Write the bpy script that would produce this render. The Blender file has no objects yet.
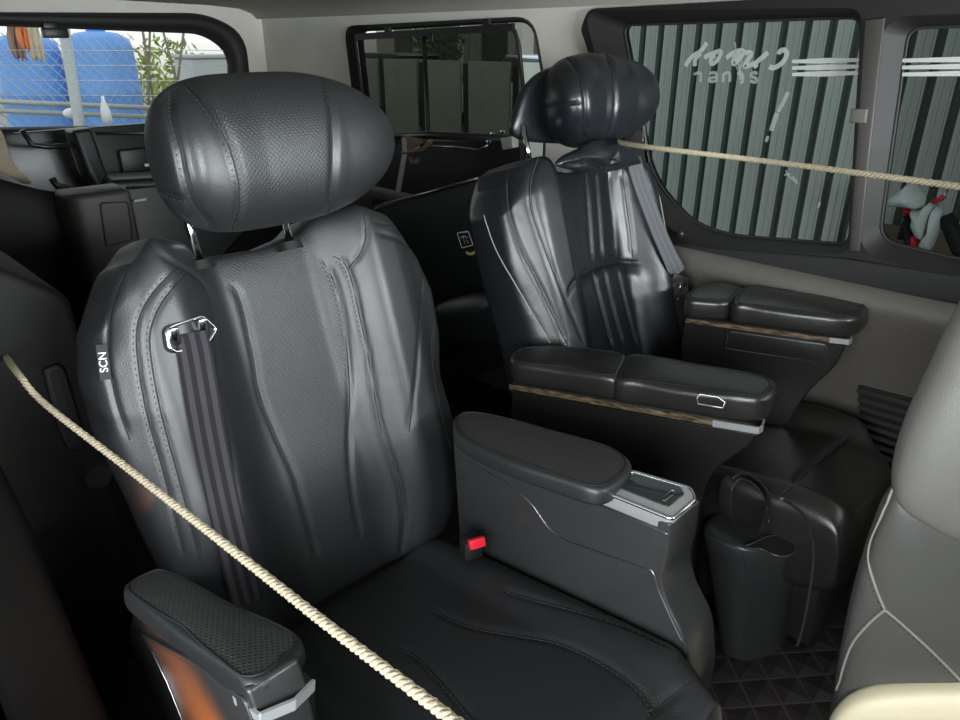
import bpy, bmesh, math, random
from mathutils import Vector as V, Matrix
from mathutils.bvhtree import BVHTree
from mathutils.kdtree import KDTree
random.seed(4)
sc = bpy.context.scene
col = sc.collection
# ------------------------------------------------------------------ camera
F, H = 710.0, 1.22
PITCH, YAW = math.radians(24.2), math.radians(44.7)
cp, sp, cy, sy = math.cos(PITCH), math.sin(PITCH), math.cos(YAW), math.sin(YAW)
CD, CR, CU, CO = V((sy*cp, cy*cp, -sp)), V((cy, -sy, 0)), V((sy*sp, cy*sp, cp)), V((0, 0, H))
cam = bpy.data.cameras.new('camera'); co = bpy.data.objects.new('camera', cam); col.objects.link(co)
co.location = CO; co.rotation_euler = (math.pi/2-PITCH, 0, -YAW)
cam.sensor_width = 36; cam.lens = F/960*36; cam.clip_start = .02; cam.clip_end = 200
sc.camera = co
def ray(x, y): return CD + CR*((x-480)/F) - CU*((y-360)/F)
def at(x, y, X=None, Y=None, Z=None, d=None):
    """the point of the place on a known plane that is measured at pixel x, y"""
    q = ray(x, y)
    if X is not None: t = X/q.x
    elif Y is not None: t = Y/q.y
    elif Z is not None: t = (Z-H)/q.z
    else: t = d/q.length
    return CO + q*t
# ------------------------------------------------------------------ materials
def nt(name):
    m = bpy.data.materials.new(name); m.use_nodes = True
    t = m.node_tree; return m, t, t.nodes['Principled BSDF'], t.nodes, t.links
def plain(name, c, rough=.5, metal=0., noise=.12, scale=40, bump=.0, bscale=200, spec=.5):
    m, t, b, N, L = nt(name)
    b.inputs['Roughness'].default_value = rough; b.inputs['Metallic'].default_value = metal
    b.inputs['Specular IOR Level'].default_value = spec
    tc = N.new('ShaderNodeTexCoord'); n = N.new('ShaderNodeTexNoise'); n.inputs['Scale'].default_value = scale
    n.inputs['Detail'].default_value = 4
    L.new(tc.outputs['Object'], n.inputs['Vector'])
    r = N.new('ShaderNodeMix'); r.data_type = 'RGBA'
    r.inputs['A'].default_value = (*[v*(1-noise) for v in c], 1); r.inputs['B'].default_value = (*[min(1, v*(1+noise)) for v in c], 1)
    L.new(n.outputs['Fac'], r.inputs['Factor']); L.new(r.outputs['Result'], b.inputs['Base Color'])
    if bump:
        n2 = N.new('ShaderNodeTexNoise'); n2.inputs['Scale'].default_value = bscale; L.new(tc.outputs['Object'], n2.inputs['Vector'])
        bp = N.new('ShaderNodeBump'); bp.inputs['Strength'].default_value = bump; bp.inputs['Distance'].default_value = .002
        L.new(n2.outputs['Fac'], bp.inputs['Height']); L.new(bp.outputs['Normal'], b.inputs['Normal'])
    return m
def leather(name, c, rough, perf=None, pk=.55, pb=.3, grain=.25, wr=.0, spec=.5):
    m, t, b, N, L = nt(name)
    b.inputs['Specular IOR Level'].default_value = spec
    tc = N.new('ShaderNodeTexCoord')
    vo = N.new('ShaderNodeTexVoronoi'); vo.inputs['Scale'].default_value = 420; L.new(tc.outputs['Object'], vo.inputs['Vector'])
    no = N.new('ShaderNodeTexNoise'); no.inputs['Scale'].default_value = 9; no.inputs['Detail'].default_value = 5
    L.new(tc.outputs['Object'], no.inputs['Vector'])
    mr = N.new('ShaderNodeMapRange'); mr.inputs['To Min'].default_value = rough-.06; mr.inputs['To Max'].default_value = rough+.08
    L.new(no.outputs['Fac'], mr.inputs['Value']); L.new(mr.outputs['Result'], b.inputs['Roughness'])
    bp = N.new('ShaderNodeBump'); bp.inputs['Strength'].default_value = grain; bp.inputs['Distance'].default_value = .0006
    L.new(vo.outputs['Distance'], bp.inputs['Height'])
    last = bp
    n2 = N.new('ShaderNodeTexNoise'); n2.inputs['Scale'].default_value = 14; n2.inputs['Detail'].default_value = 3
    L.new(tc.outputs['Object'], n2.inputs['Vector'])
    b2 = N.new('ShaderNodeBump'); b2.inputs['Strength'].default_value = .25+wr; b2.inputs['Distance'].default_value = .004
    L.new(n2.outputs['Fac'], b2.inputs['Height']); L.new(bp.outputs['Normal'], b2.inputs['Normal']); last = b2
    b.inputs['Base Color'].default_value = (*c, 1)
    if perf:
        mp = N.new('ShaderNodeMapping'); mp.inputs['Rotation'].default_value = (0, 0, math.pi/4)
        mp.inputs['Scale'].default_value = (1/perf, 1/perf, 0)
        L.new(tc.outputs['UV'], mp.inputs['Vector'])
        fr = N.new('ShaderNodeVectorMath'); fr.operation = 'FRACTION'; L.new(mp.outputs['Vector'], fr.inputs[0])
        sb = N.new('ShaderNodeVectorMath'); sb.operation = 'SUBTRACT'; sb.inputs[1].default_value = (.5, .5, 0); L.new(fr.outputs[0], sb.inputs[0])
        ln = N.new('ShaderNodeVectorMath'); ln.operation = 'LENGTH'; L.new(sb.outputs[0], ln.inputs[0])
        st = N.new('ShaderNodeMapRange'); st.inputs['From Min'].default_value = .2; st.inputs['From Max'].default_value = .32
        L.new(ln.outputs['Value'], st.inputs['Value'])
        mx = N.new('ShaderNodeMix'); mx.data_type = 'RGBA'
        mx.inputs['A'].default_value = (c[0]*pk, c[1]*pk, c[2]*pk, 1); mx.inputs['B'].default_value = (*c, 1)
        L.new(st.outputs['Result'], mx.inputs['Factor']); L.new(mx.outputs['Result'], b.inputs['Base Color'])
        b3 = N.new('ShaderNodeBump'); b3.inputs['Strength'].default_value = pb; b3.inputs['Distance'].default_value = .0012
        L.new(st.outputs['Result'], b3.inputs['Height']); L.new(last.outputs['Normal'], b3.inputs['Normal']); last = b3
    L.new(last.outputs['Normal'], b.inputs['Normal'])
    return m
def glassmat(name, tint, refl=.06):
    m = bpy.data.materials.new(name); m.use_nodes = True
    t = m.node_tree; N, L = t.nodes, t.links; N.clear()
    o = N.new('ShaderNodeOutputMaterial'); a = N.new('ShaderNodeBsdfTransparent'); a.inputs['Color'].default_value = (*tint, 1)
    g = N.new('ShaderNodeBsdfGlossy'); g.inputs['Roughness'].default_value = .02
    lw = N.new('ShaderNodeLayerWeight'); lw.inputs['Blend'].default_value = .25
    mm = N.new('ShaderNodeMath'); mm.operation = 'MULTIPLY'; mm.inputs[1].default_value = refl*4
    L.new(lw.outputs['Fresnel'], mm.inputs[0])
    x = N.new('ShaderNodeMixShader'); L.new(mm.outputs[0], x.inputs[0]); L.new(a.outputs[0], x.inputs[1]); L.new(g.outputs[0], x.inputs[2])
    L.new(x.outputs[0], o.inputs['Surface'])
    return m
BK = (.014, .0155, .0165)
M = {
 'leather': leather('black_leather', BK, .42, spec=.6),
 'perf': leather('black_perforated_leather', BK, .45, perf=.0052, spec=.6),
 'perf_fine': leather('dotted_leather_pad', (.036, .036, .035), .5, perf=.0058, pk=.12, pb=.8),
 'gloss': leather('glossy_black_leather', (.010, .0115, .014), .31, wr=.25, spec=.6),
 'gloss_ambient': leather('ambient_brown_leather', (.0155, .0148, .0138), .29, wr=.2, spec=.6),  # glossy leather again, with brown ambient light put into its colour
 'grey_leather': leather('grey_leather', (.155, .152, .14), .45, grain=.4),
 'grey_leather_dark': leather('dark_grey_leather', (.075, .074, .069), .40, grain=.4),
 'cream': leather('cream_leather', (.75, .66, .46), .5),
 'seam': plain('seam_groove', (.004, .004, .004), .7),
 'stitch': plain('grey_thread', (.04, .042, .045), .5),
 'piping': leather('leather_piping', (.03, .033, .038), .25),
 'pale_stitch': plain('pale_thread', (.25, .24, .21), .6),
 'plastic': plain('black_plastic', (.012, .0115, .011), .42, bump=.1, bscale=900),
 'plastic2': plain('dark_grey_plastic', (.022, .022, .022), .3, bump=.05, bscale=900),
 'trim_mid': plain('brown_pillar_plastic', (.04, .036, .032), .5), 'trim_dark': plain('dark_trim_plastic', (.014, .013, .012), .55, bump=.1, bscale=700, spec=.3),
 'trim_wall': plain('brown_grey_wall_trim', (.10, .092, .08), .55, bump=.1, bscale=500),
 'headliner': plain('headliner_fabric', (.40, .38, .33), .9, bump=.3, bscale=600, scale=6),
 'headliner2': plain('pillar_cloth', (.62, .60, .53), .85, bump=.2, bscale=600, scale=6),
 'dull': plain('dull_black_plastic', (.007, .0065, .006), .65, spec=.25),
 'sill': plain('matt_black_sill', (.0035, .003, .0027), .9, spec=.05),
 'chrome': plain('chrome', (.75, .77, .8), .12, 1.0, noise=.03),
 'satin': plain('satin_metal', (.35, .36, .37), .3, 1.0, noise=.05),
 'wood': None,
 'belt': None,
'silver': plain('silver_plastic', (.50, .51, .52), .28, .55, noise=.04), 'console': plain('dark_grey_console_plastic', (.03, .0305, .031), .30, bump=.05, bscale=900),
 'red': plain('red_plastic', (.75, .02, .04), .35),
 'white': plain('white_plastic', (.8, .8, .78), .4),
 'rope': plain('cotton_rope', (.38, .325, .225), .85, noise=.3, scale=160, bump=.6, bscale=500),
 'rust': plain('rusty_metal', (.20, .15, .11), .6, .4, noise=.5, scale=90),
 'steel': plain('bare_steel', (.45, .45, .44), .3, 1.0),
 'floor': plain('black_floor', (.008, .007, .007), .7),
 'mat': None,
 'fence': None,
 'fence_recess_shade': plain('shade_toned_steel', (.24, .27, .25), .5), 'dirt': plain('brown_plaster', (.16, .12, .08), .9, noise=.3, scale=5),  # gap faces of the corrugated fence: recess shade put into the colour
 'sheet2': plain('olive_grey_sheet', (.42, .43, .36), .6, noise=.15, scale=3),
 'gapdark': plain('dark_gap', (.05, .05, .048), .8),
 'ground': plain('concrete_ground', (.30, .28, .25), .9, noise=.3, scale=3),
 'tank': plain('blue_plastic_tank', (.13, .33, .74), .4, noise=.1, scale=4),
 'galv': plain('galvanised_tube', (.42, .43, .40), .5, .3),
 'cloth_brown': plain('brown_cloth', (.32, .20, .16), .9), 'cloth_orange': plain('orange_cloth', (.7, .22, .08), .9),
 'beige_cloth': plain('beige_cloth', (.62, .52, .38), .9, noise=.25, scale=20, bump=.4, bscale=60),
 'leaf': plain('yellow_green_leaf', (.30, .36, .08), .6, noise=.5, scale=8), 'bark': plain('pale_bark', (.22, .18, .13), .9),
 'leaf2': plain('green_leaf', (.10, .20, .06), .6, noise=.4, scale=8),
 'car_white': plain('white_car_paint', (.75, .76, .78), .2), 'car_dark': plain('dark_car_paint', (.10, .12, .14), .2),
 'car_glass': plain('car_glass', (.02, .03, .03), .08),
 'building': plain('pale_render', (.55, .53, .46), .9), 'bldg_dark': plain('dark_shutter', (.12, .12, .12), .7),
 'wrap': plain('plastic_wrap', (.85, .88, .83), .18, noise=.15, scale=18, bump=.5, bscale=45),
 'rubber': plain('black_rubber', (.01, .01, .01), .7), 'yellow': plain('faded_yellow_print', (.7, .6, .25), .6),
 'decal': plain('frosted_white_print', (.62, .68, .64), .7), 'decal2': plain('worn_frosted_print', (.36, .41, .38), .8),
 'decal0': None,
 'tape': plain('white_stripe_film', (.85, .88, .86), .6),
 'clearglass': glassmat('clear_glass', (.93, .97, .97), .05), 'tint': glassmat('tinted_glass', (.33, .37, .36), .05), 'tint2': glassmat('dark_tinted_glass', (.20, .225, .22), .05),
 'shade': glassmat('dark_mesh_shade', (.12, .124, .107), .03),
 'orange_plastic': plain('orange_brown_plastic', (.30, .13, .05), .35, noise=.2, scale=10),
}
def woodmat():
    m, t, b, N, L = nt('brown_wood_trim'); b.inputs['Roughness'].default_value = .28
    tc = N.new('ShaderNodeTexCoord'); mp = N.new('ShaderNodeMapping'); mp.inputs['Scale'].default_value = (30, 30, 160)
    L.new(tc.outputs['Object'], mp.inputs['Vector'])
    n = N.new('ShaderNodeTexNoise'); n.inputs['Scale'].default_value = 1.5; n.inputs['Detail'].default_value = 8; L.new(mp.outputs['Vector'], n.inputs['Vector'])
    r = N.new('ShaderNodeValToRGB'); r.color_ramp.elements[0].color = (.03, .02, .013, 1); r.color_ramp.elements[1].color = (.22, .16, .10, 1)
    r.color_ramp.elements[0].position = .35; r.color_ramp.elements[1].position = .7
    L.new(n.outputs['Fac'], r.inputs['Fac']); L.new(r.outputs['Color'], b.inputs['Base Color']); return m
def beltmat(name, base, hi, n=2):
    m, t, b, N, L = nt(name); b.inputs['Roughness'].default_value = .8; b.inputs['Specular IOR Level'].default_value = .2
    tc = N.new('ShaderNodeTexCoord'); s = N.new('ShaderNodeSeparateXYZ'); L.new(tc.outputs['UV'], s.inputs[0])
    a = N.new('ShaderNodeMath'); a.operation = 'MULTIPLY'; a.inputs[1].default_value = 2*math.pi*3; L.new(s.outputs['X'], a.inputs[0])
    c = N.new('ShaderNodeMath'); c.operation = 'COSINE'; L.new(a.outputs[0], c.inputs[0])
    r = N.new('ShaderNodeMapRange'); r.inputs['From Min'].default_value = -.2; r.inputs['From Max'].default_value = .2; L.new(c.outputs[0], r.inputs['Value'])
    x = N.new('ShaderNodeMix'); x.data_type = 'RGBA'; x.inputs['A'].default_value = (*hi, 1); x.inputs['B'].default_value = (*base, 1)
    L.new(r.outputs['Result'], x.inputs['Factor']); L.new(x.outputs['Result'], b.inputs['Base Color'])
    w = N.new('ShaderNodeTexWave'); w.inputs['Scale'].default_value = 400; L.new(tc.outputs['UV'], w.inputs['Vector'])
    bp = N.new('ShaderNodeBump'); bp.inputs['Strength'].default_value = .3; bp.inputs['Distance'].default_value = .0005
    L.new(w.outputs['Fac'], bp.inputs['Height']); L.new(bp.outputs['Normal'], b.inputs['Normal']); return m
def matmat():
    m, t, b, N, L = nt('quilted_black_mat'); b.inputs['Roughness'].default_value = .5
    tc = N.new('ShaderNodeTexCoord'); mp = N.new('ShaderNodeMapping'); mp.inputs['Rotation'].default_value = (0, 0, math.radians(40)); mp.inputs['Scale'].default_value = (16, 16, 0)
    L.new(tc.outputs['Object'], mp.inputs['Vector'])
    fr = N.new('ShaderNodeVectorMath'); fr.operation = 'FRACTION'; L.new(mp.outputs['Vector'], fr.inputs[0])
    s = N.new('ShaderNodeSeparateXYZ'); L.new(fr.outputs[0], s.inputs[0])
    def edge(o):
        a = N.new('ShaderNodeMath'); a.operation = 'SUBTRACT'; a.inputs[1].default_value = .5; L.new(o, a.inputs[0])
        c = N.new('ShaderNodeMath'); c.operation = 'ABSOLUTE'; L.new(a.outputs[0], c.inputs[0]); return c.outputs[0]
    mx = N.new('ShaderNodeMath'); mx.operation = 'MAXIMUM'; L.new(edge(s.outputs['X']), mx.inputs[0]); L.new(edge(s.outputs['Y']), mx.inputs[1])
    r = N.new('ShaderNodeMapRange'); r.inputs['From Min'].default_value = .46; r.inputs['From Max'].default_value = .485; L.new(mx.outputs[0], r.inputs['Value'])
    x = N.new('ShaderNodeMix'); x.data_type = 'RGBA'; x.inputs['A'].default_value = (.012, .009, .009, 1); x.inputs['B'].default_value = (.045, .034, .032, 1)
    L.new(r.outputs['Result'], x.inputs['Factor']); L.new(x.outputs['Result'], b.inputs['Base Color'])
    bp = N.new('ShaderNodeBump'); bp.inputs['Distance'].default_value = .01; bp.invert = True; L.new(mx.outputs[0], bp.inputs['Height']); L.new(bp.outputs['Normal'], b.inputs['Normal'])
    return m
def filmmat(name, c, a):
    m, t, b, N, L = nt(name); b.inputs['Base Color'].default_value = (*c, 1); b.inputs['Roughness'].default_value = .7
    tr = N.new('ShaderNodeBsdfTranslucent'); tr.inputs['Color'].default_value = (*c, 1)
    cl = N.new('ShaderNodeBsdfTransparent'); x = N.new('ShaderNodeMixShader'); x.inputs[0].default_value = .6
    L.new(b.outputs[0], x.inputs[1]); L.new(tr.outputs[0], x.inputs[2])
    y = N.new('ShaderNodeMixShader'); y.inputs[0].default_value = a; L.new(cl.outputs[0], y.inputs[1]); L.new(x.outputs[0], y.inputs[2])
    L.new(y.outputs[0], N['Material Output'].inputs['Surface']); return m
M['decal'] = filmmat('frosted_film', (.8, .86, .82), .8); M['decal2'] = filmmat('worn_frosted_film', (.75, .8, .78), .6); M['tape'] = filmmat('white_stripe_film', (.95, .97, .95), .97)
M['wood'] = woodmat(); M['mat'] = matmat()
M['belt'] = beltmat('striped_seat_belt', (.013, .012, .014), (.036, .034, .039))
M['belt_grey'] = beltmat('grey_seat_belt', (.10, .103, .112), (.12, .123, .132))
M['fence'] = plain('painted_steel_sheet', (.60, .63, .58), .45, noise=.12, scale=1.2)
# ------------------------------------------------------------------ mesh helpers (all in world coordinates, shifted to the owner's base)
def tag(o, label, cat=None, group=None, kind=None):
    if label: o['label'] = label
    if cat: o['category'] = cat
    if group: o['group'] = group
    if kind: o['kind'] = kind
    return o
def thing(name, loc, label, cat, group=None):
    o = bpy.data.objects.new(name, None); col.objects.link(o); o.location = loc; o.empty_display_size = .05
    return tag(o, label, cat, group)
def world_of(o):
    p = V((0, 0, 0))
    while o: p = p + o.location; o = o.parent
    return p
def mk(name, vs, fs, mat, parent=None, uv=None, smooth=True, midx=None, weld=False):
    vs = [V(v) for v in vs]
    if parent: base = world_of(parent)
    else:
        xs = [v.x for v in vs]; ys = [v.y for v in vs]; zs = [v.z for v in vs]
        base = V(((min(xs)+max(xs))/2, (min(ys)+max(ys))/2, min(zs)))
    me = bpy.data.meshes.new(name); me.from_pydata([v-base for v in vs], [], fs)
    for m in (mat if isinstance(mat, (list, tuple)) else [mat]): me.materials.append(m)
    if uv:
        l = me.uv_layers.new(name='UVMap')
        for p in me.polygons:
            for li in p.loop_indices: l.data[li].uv = uv[me.loops[li].vertex_index]
    if midx:
        for p, k in zip(me.polygons, midx): p.material_index = k
    b = bmesh.new(); b.from_mesh(me)
    if weld: bmesh.ops.remove_doubles(b, verts=b.verts, dist=1e-6)
    bmesh.ops.recalc_face_normals(b, faces=b.faces); b.to_mesh(me); b.free()
    for p in me.polygons: p.use_smooth = smooth
    o = bpy.data.objects.new(name, me); col.objects.link(o)
    if parent: o.parent = parent
    else: o.location = base
    return o
def mkb(name, bm, mat, parent=None, smooth=True, ang=None):
    bm.verts.ensure_lookup_table(); bm.verts.index_update()
    o = mk(name, [v.co.copy() for v in bm.verts], [[v.index for v in f.verts] for f in bm.faces], mat, parent, smooth=smooth)
    bm.free()
    if smooth:
        me = o.data; a = math.radians(ang or 40)
        b = bmesh.new(); b.from_mesh(me)
        for e in b.edges:
            if len(e.link_faces) == 2 and e.calc_face_angle() > a: e.smooth = False
        b.to_mesh(me); b.free()
    return o
def cat(pts, n=8, closed=False):
    """smooth curve through the points"""
    pts = [V(p) for p in pts]; m = len(pts); out = []
    if m < 3 and not closed:
        return [pts[0].lerp(pts[-1], i/n) for i in range(n+1)]
    for i in range(m if closed else m-1):
        g = (lambda k: pts[k % m]) if closed else (lambda k: pts[max(0, min(m-1, k))])
        p0, p1, p2, p3 = g(i-1), g(i), g(i+1), g(i+2)
        for k in range(n):
            t = k/n
            out.append(.5*((2*p1)+(p2-p0)*t+(2*p0-5*p1+4*p2-p3)*t*t+(3*p1-p0-3*p2+p3)*t**3))
    if not closed: out.append(pts[-1])
    return out
def interp(tab, x):
    if x <= tab[0][0]: return tab[0][1]
    for (x0, y0), (x1, y1) in zip(tab, tab[1:]):
        if x <= x1:
            t = (x-x0)/(x1-x0); t = t*t*(3-2*t)*.5+t*.5
            return y0+(y1-y0)*t
    return tab[-1][1]
def tube_geo(pts, r, n=8, closed=False):
    vs, fs = [], []; m = len(pts); up = V((.13, .21, .97)).normalized()
    for i, p in enumerate(pts):
        d = (pts[(i+1) % m]-pts[i-1]) if closed else (pts[min(m-1, i+1)]-pts[max(0, i-1)])
        if d.length < 1e-9: d = V((0, 0, 1))
        d.normalize(); s = d.cross(up)
        if s.length < .05: s = d.cross(V((1, 0, 0)))
        s.normalize(); t = s.cross(d); up = t
        rr = r(i/(m-1)) if callable(r) else r
        for k in range(n):
            a = 2*math.pi*k/n; vs.append(p+s*(rr*math.cos(a))+t*(rr*math.sin(a)))
    for i in range(m if closed else m-1):
        j = (i+1) % m
        for k in range(n):
            l = (k+1) % n; fs.append((i*n+k, i*n+l, j*n+l, j*n+k))
    if not closed:
        fs.append(tuple(range(n-1, -1, -1))); fs.append(tuple((m-1)*n+k for k in range(n)))
    return vs, fs
def join(*gs):
    V_, F_ = [], []
    for vs, fs in gs:
        o = len(V_); V_ += vs; F_ += [tuple(i+o for i in f) for f in fs]
    return V_, F_
def tube(name, pts, r, mat, parent=None, n=8, closed=False):
    vs, fs = tube_geo([V(p) for p in pts], r, n, closed); return mk(name, vs, fs, mat, parent)
def strip_geo(pts, side, w, th):
    """a flat band along pts, side = width direction"""
    vs, fs, uv = [], [], []; m = len(pts); L = 0
    for i, p in enumerate(pts):
        d = pts[min(m-1, i+1)]-pts[max(0, i-1)]; d.normalize()
        if i: L += (pts[i]-pts[i-1]).length
        s = side(i/(m-1)) if callable(side) else V(side)
        s = (s-d*s.dot(d)).normalized(); n = s.cross(d)
        ww = w(i/(m-1)) if callable(w) else w
        for k, (a, b) in enumerate(((-1, -1), (1, -1), (1, 1), (-1, 1))):
            vs.append(p+s*(a*ww/2)+n*(b*th/2)); uv.append(((a+1)/2, L))
    for i in range(m-1):
        for k in range(4):
            l = (k+1) % 4; fs.append((i*4+k, i*4+l, i*4+4+l, i*4+4+k))
    fs.append((3, 2, 1, 0)); fs.append(tuple((m-1)*4+k for k in range(4)))
    return vs, fs, uv
def strip(name, pts, side, w, th, mat, parent=None):
    vs, fs, uv = strip_geo([V(p) for p in pts], side, w, th)
    return mk(name, vs, fs, mat, parent, uv=uv, smooth=False)
def box_bm(bm, c, s, R=None, bev=0., seg=2):
    r = bmesh.ops.create_cube(bm, size=1)
    mt = Matrix.Translation(V(c)) @ (R.to_4x4() if R else Matrix.Identity(4)) @ Matrix.Diagonal((*s, 1))
    bmesh.ops.transform(bm, matrix=mt, verts=r['verts'])
    if bev:
        es = list({e for v in r['verts'] for e in v.link_edges})
        bmesh.ops.bevel(bm, geom=es, offset=bev, segments=seg, profile=.5, affect='EDGES')
    return bm
def box(name, c, s, mat, parent=None, R=None, bev=0., seg=2):
    return mkb(name, box_bm(bmesh.new(), c, s, R, bev, seg), mat, parent)
def prism_bm(bm, poly, off, bev=0., seg=3):
    poly = [V(p) for p in poly]; off = V(off); n = len(poly)
    a = [bm.verts.new(p) for p in poly]; b = [bm.verts.new(p+off) for p in poly]
    f = [bm.faces.new(a), bm.faces.new(b[::-1])]
    for i in range(n): f.append(bm.faces.new((a[i], b[i], b[(i+1) % n], a[(i+1) % n])))
    bmesh.ops.recalc_face_normals(bm, faces=f)
    if bev:
        es = [e for e in {e for q in f[:2] for e in q.edges}]
        bmesh.ops.bevel(bm, geom=es, offset=bev, segments=seg, profile=.5, affect='EDGES')
    return bm
def prism(name, poly, off, mat, parent=None, bev=0., seg=3):
    return mkb(name, prism_bm(bmesh.new(), poly, off, bev, seg), mat, parent)
def rounded(pts, r, k=5):
    """round the corners of a 3-D planar polygon; r a number or one per corner"""
    pts = [V(p) for p in pts]; n = len(pts); out = []
    for i, p in enumerate(pts):
        rr = r[i] if isinstance(r, (list, tuple)) else r
        a, b = pts[i-1]-p, pts[(i+1) % n]-p
        rr = min(rr, a.length*.49, b.length*.49)
        if rr < 1e-5: out.append(p); continue
        A, B = p+a.normalized()*rr, p+b.normalized()*rr
        for j in range(k+1):
            t = j/k; out.append(A*(1-t)**2+p*2*t*(1-t)+B*t*t)
    return out
def ring_prism(name, outer, inner, off, mat, parent=None):
    """flat frame between two outlines with as many points each"""
    vs, fs = [], []; n = len(outer); off = V(off)
    for L in (outer, inner): vs += [V(p) for p in L]
    for L in (outer, inner): vs += [V(p)+off for p in L]
    for i in range(n):
        j = (i+1) % n
        fs += [(i, j, n+j, n+i), (2*n+i, 3*n+i, 3*n+j, 2*n+j), (i, 2*n+i, 2*n+j, j), (n+i, n+j, 3*n+j, 3*n+i)]
    return mk(name, vs, fs, mat, parent, smooth=False)
def resample(pts, n, closed=True):
    pts = [V(p) for p in pts]; q = pts+[pts[0]] if closed else pts
    L = [0]
    for a, b in zip(q, q[1:]): L.append(L[-1]+(b-a).length)
    out = []; k = 0
    for i in range(n):
        s = L[-1]*i/(n if closed else n-1)
        while k < len(L)-2 and L[k+1] < s: k += 1
        d = L[k+1]-L[k]; out.append(q[k].lerp(q[k+1], 0 if d == 0 else min(1, (s-L[k])/d)))
    return out
def holed_plate(name, outer, holes, plane, depth, mat, parent=None):
    """a sheet with openings; outer and holes are (u, v) lists, plane maps (u, v, w) to the place"""
    cu = bpy.data.curves.new(name, 'CURVE'); cu.dimensions = '2D'; cu.fill_mode = 'BOTH'; cu.extrude = depth/2
    for L in [outer]+holes:
        s = cu.splines.new('POLY'); s.points.add(len(L)-1); s.use_cyclic_u = True
        for p, q in zip(s.points, L): p.co = (q[0], q[1], 0, 1)
    tmp = bpy.data.objects.new('tmp', cu); col.objects.link(tmp)
    dg = bpy.context.evaluated_depsgraph_get(); me = bpy.data.meshes.new_from_object(tmp.evaluated_get(dg))
    vs = [plane(v.co.x, v.co.y, v.co.z) for v in me.vertices]; fs = [tuple(p.vertices) for p in me.polygons]
    bpy.data.objects.remove(tmp); bpy.data.curves.remove(cu); bpy.data.meshes.remove(me)
    return mk(name, vs, fs, mat, parent, smooth=False)
def text_geo(s, size, O, ea, eb, th):
    cu = bpy.data.curves.new('t', 'FONT'); cu.body = s; cu.size = size; cu.extrude = th; cu.align_x = 'CENTER'; cu.align_y = 'CENTER'
    tmp = bpy.data.objects.new('tmp', cu); col.objects.link(tmp)
    dg = bpy.context.evaluated_depsgraph_get(); me = bpy.data.meshes.new_from_object(tmp.evaluated_get(dg))
    n = V(ea).cross(V(eb))
    vs = [V(O)+V(ea)*v.co.x+V(eb)*v.co.y+n*v.co.z for v in me.vertices]; fs = [tuple(p.vertices) for p in me.polygons]
    bpy.data.objects.remove(tmp); bpy.data.curves.remove(cu); bpy.data.meshes.remove(me)
    return vs, fs
# ---- upholstery
def pillow(name, O, ea, eb, n, W, b0, top, h, te, tb, mat, parent, nu=110, nv=130, p=4., q=6., perf=None):
    O, ea, eb, n = V(O), V(ea), V(eb), V(n)
    par = lambda k, N: .45*(.5-.5*math.cos(math.pi*k/N))+.55*k/N
    vs, uv, fs, mi = [], [], [], []
    for side in (0, 1):
        for j in range(nv+1):
            v = par(j, nv); l, r = W(v)
            for i in range(nu+1):
                t = par(i, nu); s = 2*t-1
                E = max(0, 1-abs(s)**p)**(1/p)*max(0, 1-abs(2*v-1)**q)**(1/q)
                a = l+(r-l)*t; b = b0+v*(top(t)-b0)
                c = -te+(h(s, v, a, b)+te)*E if side == 0 else -te-tb*E
                vs.append(O+ea*a+eb*b+n*c); uv.append((a, b))
        o = side*(nu+1)*(nv+1)
        for j in range(nv):
            for i in range(nu):
                k = o+j*(nu+1)+i; f = (k, k+1, k+nu+2, k+nu+1); fs.append(f if side == 0 else f[::-1])
                mi.append(1 if (side == 0 and perf and perf(*uv[k+nu+2])) else 0)
    return mk(name, vs, fs, mat, parent, uv=uv, midx=mi if perf else None, weld=True)
def pad(name, outline, th, r, mat, parent, crown=.004, perf_in=None, k=64):
    """upholstered slab: top outline (3-D, closed), thickness down, rounded edge r"""
    P0 = resample(cat(outline, 6, True), k); c = sum(P0, V())/len(P0)
    nrm = V((0, 0, 0))
    for a, b in zip(P0, P0[1:]+P0[:1]): nrm += (a-c).cross(b-c)
    nrm.normalize()
    if nrm.z < 0: nrm = -nrm
    R = max((p-c).length for p in P0)
    rings = []
    for s in (.08, .3, .5, .7, .85):
        rings.append((lambda q, s=s: c+(q-c)*s*.9+nrm*crown*(1-s*s)))
    def inset(q, d): v = q-c; return c+v*(1-d/max(v.length, 1e-6)) 
    for i in range(6):
        a = math.pi/2*i/5; rings.append(lambda q, a=a: inset(q, r*(1-math.sin(a)))-nrm*(r*(1-math.cos(a))))
    for i in range(5):
        a = math.pi/2*i/4; rings.append(lambda q, a=a: inset(q, r*.7*(1-math.cos(a)))-nrm*(th-r*.7+r*.7*math.sin(a)))
    vs = [c+nrm*crown]; e1 = (P0[0]-c).normalized(); e2 = nrm.cross(e1); 
    for f in rings: vs += [f(q) for q in P0]
    fs = [(0, 1+i, 1+(i+1) % k) for i in range(k)]; mi = [1]*k
    for j in range(len(rings)-1):
        for i in range(k):
            l = (i+1) % k; fs.append((1+j*k+i, 1+(j+1)*k+i, 1+(j+1)*k+l, 1+j*k+l)); mi.append(1 if j < 5 else 0)
    fs.append(tuple(1+(len(rings)-1)*k+i for i in range(k))); mi.append(0)
    uv = [((v-c).dot(e1), (v-c).dot(e2)) for v in vs]
    o = mk(name, vs, fs, mat, parent, uv=uv, midx=mi if isinstance(mat, (list, tuple)) else None)
    tube('welt', [vs[1+5*k+i]+nrm*.0003 for i in range(k)], .0014, M['seam'], parent, 6, True)
    return o
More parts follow.
